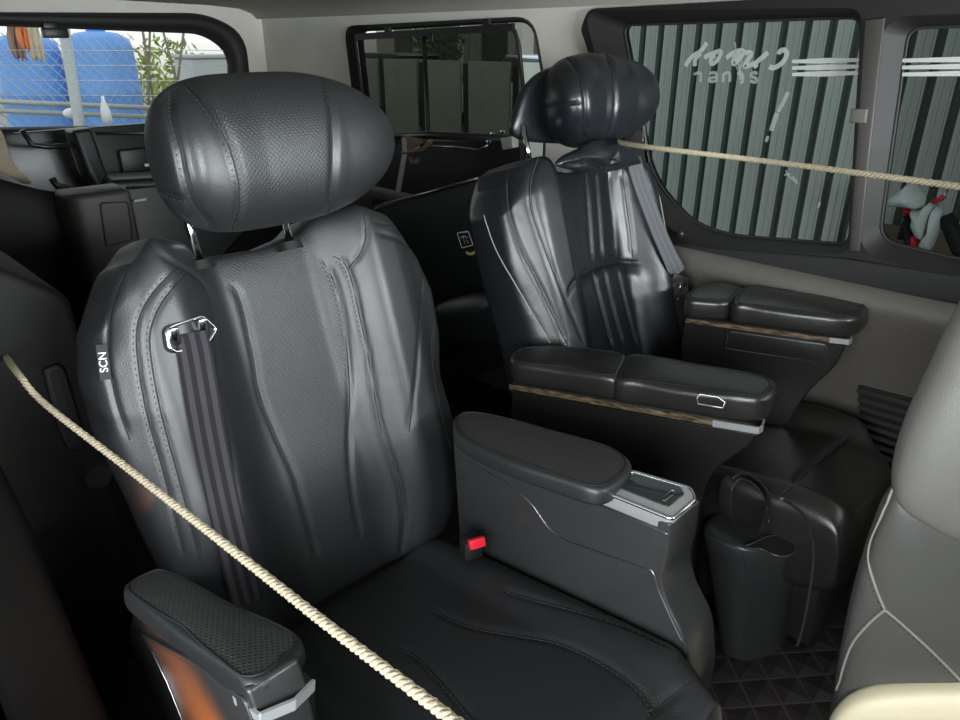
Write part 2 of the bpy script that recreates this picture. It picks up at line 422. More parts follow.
def barrel(name, C, ea, eb, n, W, ra, rb, mat, parent, m=2.6, k=1.9, sq=2.3, nx=120, nt_=96, band=.5, perf=False, dish=0., fwd=0., mr=None, kr=None):
    """headrest: an oval roll along ea with domed ends"""
    C, ea, eb, n = V(C), V(ea), V(eb), V(n); vs, fs, uv, mi = [], [], [], []
    for i in range(nx+1):
        x = -math.cos(math.pi*i/nx); f = max(0, 1-abs(x)**m)**(1/k) if x < 0 else max(0, 1-x**(mr or m))**(1/(kr or k)); f = max(f, .002)
        for j in range(nt_):
            th = 2*math.pi*j/nt_+math.pi; c, s = math.cos(th), math.sin(th)
            rr = (abs(c)**sq+abs(s)**sq)**(-1/sq)
            g = f*(1-dish*math.exp(-((x+.80)/.12)**2)*max(0, c)**.5-(dish*.22 if dish else 0)*sm(-.60, -.68, x)*max(0, c)**.3)
            vs.append(C+ea*(x*W/2)+n*(ra*c*rr*g+fwd*max(0, abs(x)-.35)**1.3)+eb*(rb*s*rr*g)); uv.append((x*W/2, th*(ra+rb)/2))
    for i in range(nx):
        for j in range(nt_):
            l = (j+1) % nt_; fs.append((i*nt_+j, i*nt_+l, (i+1)*nt_+l, (i+1)*nt_+j))
            x = -math.cos(math.pi*(i+.5)/nx); mi.append(1 if abs(x) < band and perf else 0)
    fs.append(tuple(range(nt_))); fs.append(tuple(nx*nt_+j for j in range(nt_))); mi += [0, 0]
    return mk(name, vs, fs, mat, parent, uv=uv, midx=mi if perf else None)
def bvh(o):
    b = world_of(o); me = o.data
    return BVHTree.FromPolygons([v.co+b for v in me.vertices], [tuple(p.vertices) for p in me.polygons])
def on_surface(o, px, n=10, tree=None):
    """follow a seam read off the photograph over the surface it is sewn into"""
    tree = tree or bvh(o); out = []
    for p in cat([V((x, y, 0)) for x, y in px], n):
        h = tree.ray_cast(CO, ray(p.x, p.y).normalized())
        if h[0] is not None: out.append((h[0], h[1] if h[1].dot(ray(p.x, p.y)) < 0 else -h[1]))
    return out
def groove(o, pts, w=.004, depth=.003):
    m = len(pts); tap = [min(1, i/8, (m-1-i)/8) for i in range(m)]
    b = world_of(o); kd = KDTree(len(pts))
    for i, (p, n) in enumerate(pts): kd.insert(p, i)
    kd.balance()
    for v in o.data.vertices:
        q, i, d = kd.find(v.co+b)
        if d < 3*w: v.co -= pts[i][1]*tap[i]*depth*math.exp(-(d/w)**2)
def seams(o, lists, parent, r=.0011, w=.005, depth=.0035, mat='seam', stitch=0., name='seam', dense=10):
    """sew grooves into o; returns one child mesh that holds the seam lines"""
    tree = bvh(o)
    for px in lists:
        pts = on_surface(o, px, dense, tree)
        if len(pts) < 3: continue
        runs = [[pts[0]]]
        for a, b in zip(pts, pts[1:]):
            if (b[0]-a[0]).length > .05: runs.append([])
            runs[-1].append(b)
        for run in runs:
            L = sum((b[0]-a[0]).length for a, b in zip(run, run[1:]))
            if len(run) < 3 or L < .02: continue
            Q = [p for p, n in run]
            for _ in range(4): Q[1:-1] = [(a+b*2+c)/4 for a, b, c in zip(Q, Q[1:], Q[2:])]
            run2 = resample(Q, max(4, int(L/.003)), False)
            fine = []
            for p in run2:
                q = tree.find_nearest(p); nn = min(run, key=lambda u: (u[0]-p).length)[1]; fine.append((q[0], nn))
            groove(o, fine, w, depth)
            mk(name, *tube_geo([p-n*((depth-r*.6)*min(1, (i+.5)/8, (len(fine)-.5-i)/8)) for i, (p, n) in enumerate(fine)], r, 6), M[mat], parent)
            if stitch:
                sg = []
                for i in range(0, len(fine)-2, 3):
                    a, b = fine[i], fine[i+1]; d = (b[0]-a[0])
                    if d.length < 1e-6: continue
                    s = d.normalized().cross(a[1]).normalized()*stitch
                    sg.append(tube_geo([a[0]+s+a[1]*.0002, b[0]+s+b[1]*.0001], .0006, 4))
                if sg: mk('stitching', *join(*sg), M['stitch'], parent)
def px_of(p): v = p-CO; z = v.dot(CD); return 480+F*v.dot(CR)/z, 360-F*v.dot(CU)/z
def perforate(o, poly):
    f = in_poly(poly); b = world_of(o)
    for p in o.data.polygons: p.material_index = 1 if (p.center+b-CO).dot(p.normal) < 0 and f(*px_of(p.center+b)) else 0
def rope_geo(pts, R, lay=.022, n=7):
    """three strands laid round the line pts"""
    P = resample(pts, max(20, int(sum((b-a).length for a, b in zip(pts, pts[1:]))/.005)), False); gs = []
    for k in range(3):
        q = []; L = 0
        for i, p in enumerate(P):
            d = (P[min(len(P)-1, i+1)]-P[max(0, i-1)]).normalized()
            if i: L += (P[i]-P[i-1]).length
            s = d.cross(V((0, 0, 1))).normalized(); t = s.cross(d); a = 2*math.pi*(L/lay+k/3)
            q.append(p+(s*math.cos(a)+t*math.sin(a))*R*.52)
        gs.append(tube_geo(q, R*.56, n))
    return join(*gs)
# ------------------------------------------------------------------ the van's shell
XW, YR = 1.78, 3.2
def struct(o): o['kind'] = 'structure'; return o
def wallR(w0=0.): return lambda u, v, w: V((XW+w0+w, u, v))
def uvX(px, X=XW): return [(p.y, p.z) for p in (at(x, y, X=X) for x, y in px)]
def p3(L): return [V((a, b, 0)) for a, b in L]
def p2(L): return [(p.x, p.y) for p in L]
win1 = p2(rounded(p3(uvX([(617, 25), (858, 17), (845, 247), (722, 237), (686, 224), (646, 180)])), [.03, .03, .03, .06, .05, .1]))
win1o = p2(rounded(p3(uvX([(586, 11), (864, 8), (850, 254), (720, 246), (678, 234), (634, 188)])), [.05, .03, .03, .06, .05, .1]))
win4 = p2(rounded(p3(uvX([(904, 28), (1100, 20), (1100, 310), (960, 263), (874, 243)])), [.03, .04, .04, .001, .045]))
win4o = p2(rounded(p3(uvX([(886, 17), (1112, 8), (1112, 330), (960, 276), (860, 254)])), [.05, .04, .04, .001, .06]))
win2 = p2(rounded(p3(uvX([(352, 31), (527, 20), (540, 100), (536, 195), (372, 205)])), [.05, .06, .03, .03, .05]))
win2o = p2(rounded(p3(uvX([(343, 26), (531, 16), (545, 100), (540, 203), (366, 215)])), [.06, .07, .03, .03, .05]))
wr = struct(holed_plate('wall_right', [(-.35, -.02), (YR+.05, -.02), (YR+.05, 1.40), (-.35, 1.40)], [win1o, win4o, win2o], wallR(.03), .03, M['headliner2']))
def reveal(name, outer, inner, X0, X1, mat, parent=None):
    """funnel-shaped frame between the inside trim opening and the pane"""
    vs = [V((X0, y, z)) for y, z in outer]+[V((X1, y, z)) for y, z in inner]+[V((X1+.02, y, z)) for y, z in inner]+[V((X1+.02, y, z)) for y, z in outer]
    n = len(outer); fs = []
    for k in range(4):
        a, b = k*n, ((k+1) % 4)*n
        for i in range(n): j = (i+1) % n; fs.append((a+i, a+j, b+j, b+i))
    return sharpen(mk(name, vs, fs, mat, parent))
def sharpen(o, a=.6):
    b = bmesh.new(); b.from_mesh(o.data)
    for e in b.edges:
        if len(e.link_faces) == 2 and e.calc_face_angle() > a: e.smooth = False
    b.to_mesh(o.data); b.free(); return o
def window(name, outer, inner, X0, X1, fm, gm):
    root = struct(bpy.data.objects.new(name, None)); col.objects.link(root)
    root.location = (X1, sum(p[0] for p in inner)/len(inner), min(p[1] for p in inner))
    reveal('window_frame', outer, inner, X0, X1, fm, root)
    vs = [V((X1+.004, y, z)) for y, z in inner]
    mk('glass', vs, [tuple(range(len(vs)))], gm, root, smooth=False)
    b = [V((X1, y, z)) for y, z in inner]
    tube('rubber_seal', b, .004, M['rubber'], root, 6, True)
    return root
w1 = window('window_1', win1o, win1, XW-.012, XW+.03, M['trim_dark'], M['tint'])
w4 = window('window_4', win4o, win4, XW-.012, XW+.03, M['trim_dark'], M['tint2'])
w2 = window('window_2', win2o, win2, XW+.004, XW+.03, M['trim_dark'], M['clearglass'])
# dark plastic surround that carries both front panes
sur = uvX([(583, 30), (590, 9), (720, 2), (960, -14), (1150, -24), (1150, 385), (960, 292), (800, 266), (677, 250), (648, 190)])
struct(holed_plate('trim_1', p2(rounded(p3(sur), [.01, .03, 0, 0, 0, 0, 0, 0, .03, .08])), [win1o, win4o], wallR(-.002), .018, M['trim_dark']))
bandp = [V((XW-.026, y, z)) for y, z in uvX([(668, 238), (720, 247), (850, 257), (960, 274), (1100, 296), (1100, 336), (960, 301), (800, 273), (672, 253)])]
struct(prism('trim_6', bandp, (.022, 0, 0), M['rubber'], bev=.004))
# pillar cover between the panes, with a moulded step
pc = [V((XW-.022, y, z)) for y, z in uvX([(868, 20), (888, 18), (862, 250), (852, 250)])]
struct(prism('trim_2', pc, (.012, 0, 0), M['trim_mid'], bev=.004))
st = uvX([(856, 108), (872, 108), (870, 122), (854, 122)])
struct(prism('trim_3', [V((XW-.03, y, z)) for y, z in st], (.012, 0, 0), M['trim_wall'], bev=.003))
# lower wall panel: soft shelf under the window then a flat face
prof = [(XW-.004, .702), (XW-.03, .698), (XW-.048, .685), (XW-.055, .65), (XW-.03, .62), (XW-.025, .30), (XW-.035, .02)]
vs, fs = [], []
for i, (x, z) in enumerate(prof):
    for y in (-.3, .35, .9, 1.6, 2.3, YR): vs.append(V((x, y, z-.0*(y))))
for i in range(len(prof)-1):
    for k in range(5): fs.append((i*6+k, i*6+k+1, i*6+7+k, i*6+6+k))
struct(mk('trim_4', vs, fs, M['trim_wall']))
# air grille low on the wall
gr = thing('air_vent', at(895, 420, X=XW-.03), 'black slatted air vent low on the brown right wall', 'vent')
g0, g1, g2, g3 = [at(x, y, X=XW-.034) for x, y in ((858, 385), (935, 405), (925, 475), (862, 452))]
prism('backing', [g0, g1, g2, g3], (.012, 0, 0), M['plastic'], gr)
for k in range(8):
    t = (k+.5)/8; a, b = g0.lerp(g3, t), g1.lerp(g2, t)
    strip('slat', [a+V((-.008, 0, 0)), b+V((-.008, 0, 0))], (.7, 0, .7), .011, .003, M['console'], gr)
# ceiling with a cove into the walls
prof = [(-.02, 1.20), (-.01, 1.28), (.06, 1.335), (.2, 1.352), (.95, 1.37), (1.55, 1.358), (1.69, 1.348), (1.745, 1.33), (1.765, 1.308)]
vs, fs = [], []
ys = [-1.35, .3, 1.2, 2.2, YR]
for x, z in prof:
    for y in ys: vs.append(V((x, y, z)))
for x, z in prof:
    for y in ys: vs.append(V((x, y, z+.05)))
nP, nY = len(prof), len(ys)
for i in range(nP-1):
    for k in range(nY-1):
        a = i*nY+k; fs += [(a, a+1, a+nY+1, a+nY), (nP*nY+a, nP*nY+a+nY, nP*nY+a+nY+1, nP*nY+a+1)]
struct(mk('ceiling', vs, fs, M['headliner']))
struct(box('floor', (.88, 1.3, -.03), (1.86, 3.9, .05), M['floor']))
# left wall and sill
struct(box('wall_left', (-.005, 2.05, .62), (.03, 2.3, 1.32), M['trim_dark']))
# lower door shut against light; unseen half-height partition added to shade lower seats
struct(box('door_1', (-.14, .2, .28), (.04, 1.5, .60), M['sill'], bev=.01))
struct(box('front_light_block', (.86, -.52, .48), (1.9, .06, 1.0), M['sill'], bev=.02))
# rear wall with the hatch opening
def uvY(px, Y=YR): return [(p.x, p.z) for p in (at(x, y, Y=Y) for x, y in px)]
wallB = lambda w0=0.: (lambda u, v, w: V((u, YR+w0-w, v)))
hz = uvY([(-110, 22), (0, 26), (206, 34), (231, 52), (233, 124), (0, 128), (-110, 130)])
hzo = uvY([(-120, 8), (0, 12), (208, 13), (246, 34), (256, 132), (0, 136), (-120, 138)])
hz = p2(rounded(p3(hz), [.05, 0, .06, .06, .04, 0, .05])); hzo = p2(rounded(p3(hzo), [.05, 0, .09, .09, .05, 0, .05]))
struct(holed_plate('wall_rear', [(-.02, -.02), (1.80, -.02), (1.80, 1.40), (-.02, 1.40)], [hzo], wallB(.03), .03, M['headliner2']))
w3 = struct(bpy.data.objects.new('window_3', None)); col.objects.link(w3); w3.location = (1., YR+.03, .85)
n = len(hz)
vs = [V((x, YR+.005, z)) for x, z in hzo]+[V((x, YR-.035, z)) for x, z in [(a*.6+c*.4, b*.6+d*.4) for (a, b), (c, d) in zip(hzo, hz)]]+[V((x, YR+.02, z)) for x, z in hz]+[V((x, YR+.04, z)) for x, z in hz]
fs = []
for k in range(3):
    for i in range(n): j = (i+1) % n; fs.append((k*n+i, k*n+j, (k+1)*n+j, (k+1)*n+i))
mk('window_frame', vs, fs, M['trim_dark'], w3)
mk('glass', [V((x, YR+.03, z)) for x, z in hz], [tuple(range(n))], M['clearglass'], w3, smooth=False)
gs = []
for y in (50, 65, 80, 95):
    gs.append(strip_geo([at(0, y, Y=YR+.026), at(229, y+.5, Y=YR+.026)], (0, 0, 1), .0022, .001)[:2])
mk('heater_line', *join(*gs), M['tape'], w3)
bm = bmesh.new(); box_bm(bm, at(55, 33, Y=YR-.02), (.085, .04, .035), bev=.006); box_bm(bm, at(50, 27, Y=YR-.015), (.05, .03, .03), bev=.004)
tag(mkb('brake_light', bm, M['plastic']), 'small black housing fixed at the top of the rear window', 'light housing')
# hatch inner panel below the glass
hp = thing('hatch_trim_panel', (1.0, YR-.03, .4), 'black inner panel of the tailgate under the rear window', 'panel')
box('panel', (.95, YR-.02, .62), (1.40, .03, .58), M['plastic2'], hp, bev=.008)
tube('ledge', [at(97, 133, Y=YR-.05), at(160, 133, Y=YR-.05), at(300, 126, Y=YR-.05)], .008, M['satin'] if 0 else M['plastic2'], hp)
box('latch_box', at(140, 163, Y=YR-.05), (.16, .04, .12), M['plastic'], hp, bev=.008)
box('clip', at(147, 165, Y=YR-.08), (.02, .01, .012), M['white'], hp, bev=.002)
# ------------------------------------------------------------------ writing and stripes on the right pane
XG = XW+.024
def stroke(px, w, n=8):
    pts = cat([at(x, y, X=XG) for x, y in px], n); return strip_geo(pts, lambda t: V((0, 0, 0)), w, .001)[:2] if 0 else flat_stroke(pts, w)
def flat_stroke(pts, w):
    vs, fs = [], []; m = len(pts)
    for i, p in enumerate(pts):
        d = (pts[min(m-1, i+1)]-pts[max(0, i-1)]).normalized(); s = d.cross(V((1, 0, 0))).normalized()*(w/2)
        if i in (0, m-1): s = s*.6
        for q in (p-s, p+s): vs += [q, q+V((.0012, 0, 0))]
    for i in range(m-1):
        a, b = i*4, i*4+4; fs.append((a, b, b+2, a+2))
    return vs, fs
Z8 = lambda L: [(680+x/8, 30+y/8) for x, y in L]
script = [[(45, 290), (62, 255), (95, 215), (120, 195), (150, 180), (185, 145), (215, 100)], [(118, 290), (122, 240), (150, 200), (170, 190)],
          [(195, 225), (220, 205), (270, 185), (315, 170), (322, 195), (300, 240), (265, 268), (250, 262), (252, 225), (285, 205)],
          [(370, 225), (400, 200), (430, 180), (480, 165), (505, 175), (480, 225), (440, 265), (425, 262), (440, 215), (480, 195)],
          [(520, 185), (550, 180), (568, 195), (545, 235), (520, 280), (520, 292), (560, 280), (600, 265), (640, 235), (705, 180)], [(590, 300), (620, 270)],
          [(790, 195), (800, 170), (830, 160), (852, 180), (848, 215), (820, 260), (780, 290), (740, 303), (715, 288)]]
mk('script_lettering', *join(*[stroke(Z8(s), .0115) for k, s in enumerate(script)]), M['decal'], w1)
small = [[(115, 345), (118, 350), (150, 342), (166, 355), (165, 415)], [(235, 350), (260, 342), (290, 350), (292, 412)], [(292, 378), (250, 382), (232, 398), (250, 412), (290, 408)],
         [(345, 418), (346, 345)], [(346, 352), (380, 342), (398, 352), (398, 415)], [(460, 355), (480, 340), (500, 352)], [(482, 330), (484, 400)], [(500, 350), (500, 415), (480, 412)],
         [(620, 352), (595, 340), (568, 352), (575, 372), (605, 385), (615, 405), (595, 418), (562, 405)]]
mk('small_lettering', *join(*[stroke(Z8(s), .0075) for s in small]), M['decal2'], w1)
gs = []
for (a, b) in (((792, 61.5), (859, 60)), ((792, 68), (859, 66.5)), ((792, 74.5), (859, 73))): gs.append(stroke([a, b], .012, 2))
mk('white_stripe', *join(*gs), M['tape'], w1)
gs = []
for (a, b) in (((902, 60.5), (1100, 57)), ((902, 67.5), (1100, 64)), ((902, 74.5), (1100, 71))): gs.append(stroke([a, b], .012, 2))
mk('white_stripe', *join(*gs), M['tape'], w4)
gs = [stroke(p, w) for p, w in (([(735, 42), (737, 60), (742, 75)], .004), ([(731, 52), (736, 66), (741, 76)], .003), ([(742, 60), (740, 70)], .003), ([(788, 92), (783, 103), (778, 112)], .010), ([(777, 113), (774, 122), (771, 131)], .012), ([(768, 136), (766, 142)], .008),
      ([(786, 170), (788, 175), (798, 184)], .003), ([(784, 175), (790, 174)], .004), ([(792, 176), (797, 181)], .003), ([(820, 202), (818, 208)], .005))]
mk('scratch_mark', *join(*gs), M['decal2'], w1)
# seat belt bolt on the window trim
bl = at(680, 234, X=XW-.02); bm = bmesh.new(); bmesh.ops.create_uvsphere(bm, u_segments=16, v_segments=10, radius=.011); bmesh.ops.scale(bm, vec=(.5, 1, 1), verts=bm.verts); bmesh.ops.translate(bm, vec=bl, verts=bm.verts)
tag(mkb('belt_anchor_cap', bm, M['plastic2']), 'round black cap on the trim under the corner of the written window', 'cap')
# sunshade in the rear side window
ss = thing('window_sunshade', at(440, 195, X=XW-.03), 'dark mesh sunshade with black frame in the rear side window', 'sunshade')
XS = XW-.02
so = [at(x, y, X=XS) for x, y in ((356, 38), (514, 28), (519, 45), (527, 125), (524, 200), (384, 208), (368, 130))]
tube('frame', rounded(so, .02), .007, M['plastic'], ss, 8, True)
mk('mesh_screen', so, [tuple(range(7))], M['shade'], ss, smooth=False)
tube('divider', [at(424, 36, X=XS), at(428, 120, X=XS), at(432, 204, X=XS)], .007, M['plastic'], ss)
strip('top_rail', [at(356, 37, X=XS-.004), at(514, 27, X=XS-.004)], (0, 0, 1), .022, .012, M['plastic'], ss)
for x, y in ((388, 32), (487, 24)): box('hook', at(x, y, X=XS), (.014, .03, .03), M['plastic'], ss, bev=.003)
box('toggle', at(431, 38, X=XS-.008), (.012, .025, .03), M['plastic'], ss, bev=.004)
# ------------------------------------------------------------------ outside
GZ = -.5
struct(box('ground', (6, 8, GZ-.05), (60, 60, .1), M['ground']))
prof = []; y = -4.; PER = .197; XF = 6.4
while y < 4.85:
    prof += [(0, y), (0, y+.010), (-.02, y+.016), (-.02, y+.026), (0, y+.032), (0, y+.064), (-.022, y+.070), (-.022, y+.082), (0, y+.088), (0, y+.126), (.10, y+.129), (.10, y+.190), (0, y+.193)]; y += PER
vs = [V((XF+d, yy, z)) for z in (GZ, 2.8) for d, yy in prof]; m = len(prof)
vs += [V((XF+.14, yy, z)) for z in (GZ, 2.8) for yy in (-4., y)]
fs = [(i, i+1, m+i+1, m+i) for i in range(m-1)]+[(2*m, 2*m+1, 2*m+3, 2*m+2)]
tag(mk('corrugated_fence', vs, fs, [M['fence'], M['fence_recess_shade']], smooth=False, midx=[1 if i % 13 in (9, 10, 11) else 0 for i in range(m-1)]+[0]), 'tall pale corrugated metal sheet fence outside the written window', 'fence')
tag(box('low_wall', (XF-.35, -1.3, GZ+.2), (.25, 6.2, .42), M['dirt'], bev=.02), 'low brown wall behind the wrapped scooter', 'wall')
cp_ = thing('shade_roof', (5.2, -2.0, GZ), 'added unseen grey roof on posts to shade the fence, over the wrapped scooter', 'shade_roof')  # unseen roof, added to darken the fence
box('roof_sheet', (4.5, -2.4, 2.75), (2.9, 6.8, .05), M['bldg_dark'], cp_)
for yy in (-5.2, -2.4): box('post', (5.75, yy, (2.72+GZ)/2), (.08, .08, 2.72-GZ), M['galv'], cp_)
f2 = thing('panel_fence', (8.2, 9, GZ), 'lower olive grey panel fence outside the shaded rear side window', 'fence')
for k in range(7):
    y0 = 6.6+k*1.06
    box('panel', (8.2, y0+.43, GZ+.72), (.04, .88, 1.44), M['sheet2'], f2, bev=.01)
    box('post', (8.24, y0+.95, GZ+.70), (.07, .12, 1.40), M['gapdark'], f2)
def car(x, y, rz, paint, label):
    t = thing('car', (x, y, GZ), label, 'car'); R = Matrix.Rotation(rz, 3, 'Z'); o = V((x, y, GZ))
    def T(L, s): return [o+R @ V((a, s, b)) for a, b in L]
    w = .85
    body = [(-2.1, .35), (-2.1, .75), (-1.95, .9), (-1.1, 1.0), (1.0, 1.02), (1.95, .88), (2.1, .7), (2.1, .35)]
    cab = [(-1.25, .98), (-.55, 1.42), (.55, 1.45), (1.25, 1.0)]
    prism('body', T(body, -w), R @ V((0, 2*w, 0)), M[paint], t, bev=.06); prism('cabin', T(cab, -w+.1), R @ V((0, 2*w-.2, 0)), M['car_glass'], t, bev=.05)
    prism('roof', T([(-.6, 1.41), (.6, 1.44), (.55, 1.48), (-.5, 1.46)], -w+.14), R @ V((0, 2*w-.28, 0)), M[paint], t, bev=.02)
    for a in (-1.3, 1.3):
        for s in (-w-.02, w-.18):
            c = o+R @ V((a, s, .31)); ax = R @ V((0, .2, 0))
            u, v = R @ V((1, 0, 0)), V((0, 0, 1))
            prism('wheel', [c+(u*math.cos(q)+v*math.sin(q))*.31 for q in [2*math.pi*i/24 for i in range(24)]], ax, M['rubber'], t, bev=.02)
car(11.3, 14.0, 1.7, 'car_dark', 'dark parked car seen over the panel fence, behind the sunshade')
car(11.2, 9.35, 1.4, 'car_white', 'white parked car over the fence at the front end of the sunshaded window')
bd = thing('building', (17, 15, GZ), 'pale building with columns and dark shutters far behind the parked cars', 'building')
box('wall', (17.6, 15, GZ+2.4), (.4, 16, 4.8), M['building'], bd)
for k in range(6):
    yy = 9+k*2.2; box('column', (16.9, yy, GZ+2.4), (.3, .3, 4.8), M['building'], bd); box('shutter', (17.37, yy+1.1, GZ+1.6), (.08, 1.5, 2.6), M['bldg_dark'], bd)
def leaves(name, c, r, n, s, mat, parent):
    vs, fs = [], []
    for i in range(n):
        while 1:
            q = V((random.uniform(-1, 1), random.uniform(-1, 1), random.uniform(-1, 1)))
            if .2 < q.length < 1: break
        p = V(c)+V((q.x*r[0], q.y*r[1], q.z*r[2])); a = V((random.gauss(0, 1), random.gauss(0, 1), random.gauss(0, 1))).normalized(); b = a.cross(V((random.gauss(0, 1), random.gauss(0, 1), .3))).normalized()
        ss_ = s*random.uniform(.6, 1.3); k = len(vs); vs += [p-a*ss_, p+b*ss_*.4, p+a*ss_, p-b*ss_*.4]; fs.append((k, k+1, k+2, k+3))
    return mk(name, vs, fs, mat, parent, smooth=False)
def tree(name, x, y, h, r, mat, n, s, label):
    t = thing(name, (x, y, GZ), label, 'tree')
    tube('trunk', [V((x, y, GZ)), V((x+.05, y, GZ+h*.5)), V((x-.03, y+.05, GZ+h*.8))], .04, M['bark'], t)
    for k in range(5): a = k*1.3; tube('branch', [V((x+.03, y, GZ+h*.5)), V((x+math.cos(a)*r[0]*.4, y+math.sin(a)*r[1]*.4, GZ+h*.8)), V((x+math.cos(a)*r[0]*.8, y+math.sin(a)*r[1]*.8, GZ+h*1.1))], .012, M['bark'], t)
    leaves('crown', (x, y, GZ+h), r, n, s, mat, t); return t
p = at(438, 45, X=13.5); tree('tree', p.x, p.y, 1.7, (.7, .7, .8), M['leaf2'], 700, .09, 'green shrub between the parked cars and the pale building')
# behind the tailgate
def tank(px0, px1, ytop, Y, label, grp=None):
    a, b = at(px0, 80, Y=Y), at(px1, 80, Y=Y); c = (a+b)/2; r = (b-a).length/2; top = at((px0+px1)/2, ytop, Y=Y-r*.5).z
    hgt = top-GZ; prof = [(0, 0), (r*.96, 0), (r, .04)]
    k = 0
    while .04+(k+1)*.42 < hgt-.25:
        z = .04+k*.42; prof += [(r, z+.32), (r*1.035, z+.35), (r*1.035, z+.39), (r, z+.42)]; k += 1
    prof += [(r, hgt-.16), (r*.93, hgt-.07), (r*.6, hgt-.015), (r*.25, hgt), (0, hgt)]
    vs, fs = [], []; n = 40
    for q, z in prof:
        for i in range(n): t = 2*math.pi*i/n; vs.append(V((c.x+q*math.cos(t), c.y+q*math.sin(t), GZ+z)))
    for j in range(len(prof)-1):
        for i in range(n): l = (i+1) % n; fs.append((j*n+i, j*n+l, (j+1)*n+l, (j+1)*n+i))
    t = thing('water_tank', (c.x, c.y, GZ), label, 'tank', grp); mk('body', vs, fs, M['tank'], t, weld=True)
    lid = [V((c.x+r*.28*math.cos(q), c.y+r*.28*math.sin(q), top-.005)) for q in [2*math.pi*i/24 for i in range(24)]]
    prism('lid', lid, (0, 0, .035), M['tank'], t, bev=.008)
tank(72, 137, 31, 8.0, 'blue plastic water tank right of the leaning post behind the van', 'blue tanks behind the van')
tank(-2, 66, 34, 8.3, 'blue plastic water tank left of the leaning post behind the van', 'blue tanks behind the van')
po = tube('fence_post', [at(61, 10, Y=5.0), at(82, 140, Y=4.8), at(110, 300, Y=4.6)], .032, M['galv'])
tag(po, 'leaning grey galvanised post in front of the blue tanks', 'post')
cf = thing('chain_link_fence', at(70, 125, Y=5.4), 'thin wire mesh fence with two tube rails in front of the blue tanks', 'fence')
A, B = at(-60, 130, Y=5.4), at(140, 20, Y=5.4); gs = []
x0, x1, z0, z1 = A.x-.3, at(141, 80, Y=5.4).x, .2, at(60, 33, Y=5.4).z
k = -40
while k < 60:
    s = k*.062
    for sg in (1, -1):
        xa = x0+s; xb = xa+(z1-z0)*.85
        ends = [(xa, z1), (xb, z0)] if sg == 1 else [(xa, z0), (xb, z1)]
        (u0, w0), (u1, w1) = ends
        t0 = max(0, (x0-u0)/(u1-u0)); t1 = min(1, (x1-u0)/(u1-u0))
        if t1 > t0: gs.append(tube_geo([V((u0+(u1-u0)*t, 5.4, w0+(w1-w0)*t)) for t in (t0, t1)], .0035 if sg == 1 else .0015, 4))
    k += 1
mk('wire_mesh', *join(*gs), M['galv'], cf)
for yy in (103, 112): tube('rail', [at(-60, yy-5, Y=5.35), at(30, yy, Y=5.35), at(152, yy+5, Y=5.35)], .016, M['galv'], cf)
for x, y, r in ((73, 113, .04),): 
    bm = bmesh.new(); bmesh.ops.create_icosphere(bm, subdivisions=2, radius=r); bmesh.ops.scale(bm, vec=(1.5, 1, .8), verts=bm.verts); bmesh.ops.translate(bm, vec=at(x, y, Y=5.0), verts=bm.verts); mkb('tied_knot', bm, M['white'], cf)
bt = thing('plastic_bottle', at(108, 122, Y=4.9), 'small white pointed bottle upside down on the rail before the blue tank', 'bottle')
c = at(108, 124, Y=4.9); vs, fs = [], []
pr = [(0, 0), (.028, .0), (.03, .05), (.026, .09), (.012, .13), (.009, .16), (0, .165)]
for q, z in pr:
    for i in range(16): t = 2*math.pi*i/16; vs.append(c+V((q*math.cos(t), q*math.sin(t), z)))
for j in range(6):
    for i in range(16): l = (i+1) % 16; fs.append((j*16+i, j*16+l, (j+1)*16+l, (j+1)*16+i))
mk('body', vs, fs, M['white'], bt, weld=True)
def rag(pts, w, mat, label, Y=4.5):
    P = cat([at(x, y, Y=Y) for x, y in pts], 6); vs, fs = [], []
    m = len(P)
    for i, p in enumerate(P):
        for k in range(9): u = k/8-.5; vs.append(p+V((u*w*(1-.35*i/m), .02*math.sin(k*1.9+i*.3), .012*math.sin(k*2.3))))
    for i in range(m-1):
        for k in range(8): a = i*9+k; fs.append((a, a+1, a+10, a+9))
    o = mk('hanging_rag', vs, fs, M[mat]); md = o.modifiers.new('s', 'SOLIDIFY'); md.thickness = .006
    return tag(o, label, 'cloth', 'rags hanging behind the van')
rag([(14, 24), (17, 45), (21, 59)], .07, 'cloth_brown', 'brown rag hanging leftmost outside the rear window top', 4.6)
rag([(21, 24), (24, 40), (27, 50)], .05, 'cloth_orange', 'orange rag hanging between a brown and a beige rag outside the rear window', 4.4)
rag([(30, 24), (35, 45), (39, 60)], .08, 'beige_cloth', 'beige rag hanging right of the orange one outside the rear window', 4.75)
p = at(172, 95, Y=11.5); tree('bush', p.x, p.y, p.z-GZ, (.75, .7, .85), M['leaf'], 900, .07, 'yellow-green bush right of the blue tanks behind the van')
gs = [tube_geo([at(x0, 20, Y=7.5), at(x1, 130, Y=7.5)], .012, 6) for x0, x1 in ((141, 158), (150, 148), (185, 172), (160, 190))]
tag(mk('dry_branches', *join(*gs), M['bark']), 'thin dry stems crossing in front of the yellow-green bush', 'branches')
c = at(211, 78, Y=8.6); mb = thing('metal_cabinet', (c.x, c.y, GZ), 'grey metal cabinet at the right edge of the rear window view', 'cabinet')
tz = at(211, 58, Y=8.6).z; bz = GZ
box('body', (c.x, c.y, (tz+bz)/2), (.62, .5, tz-bz), M['galv'], mb, bev=.02); box('lid', (c.x, c.y, tz+.02), (.66, .54, .04), M['galv'], mb, bev=.01)
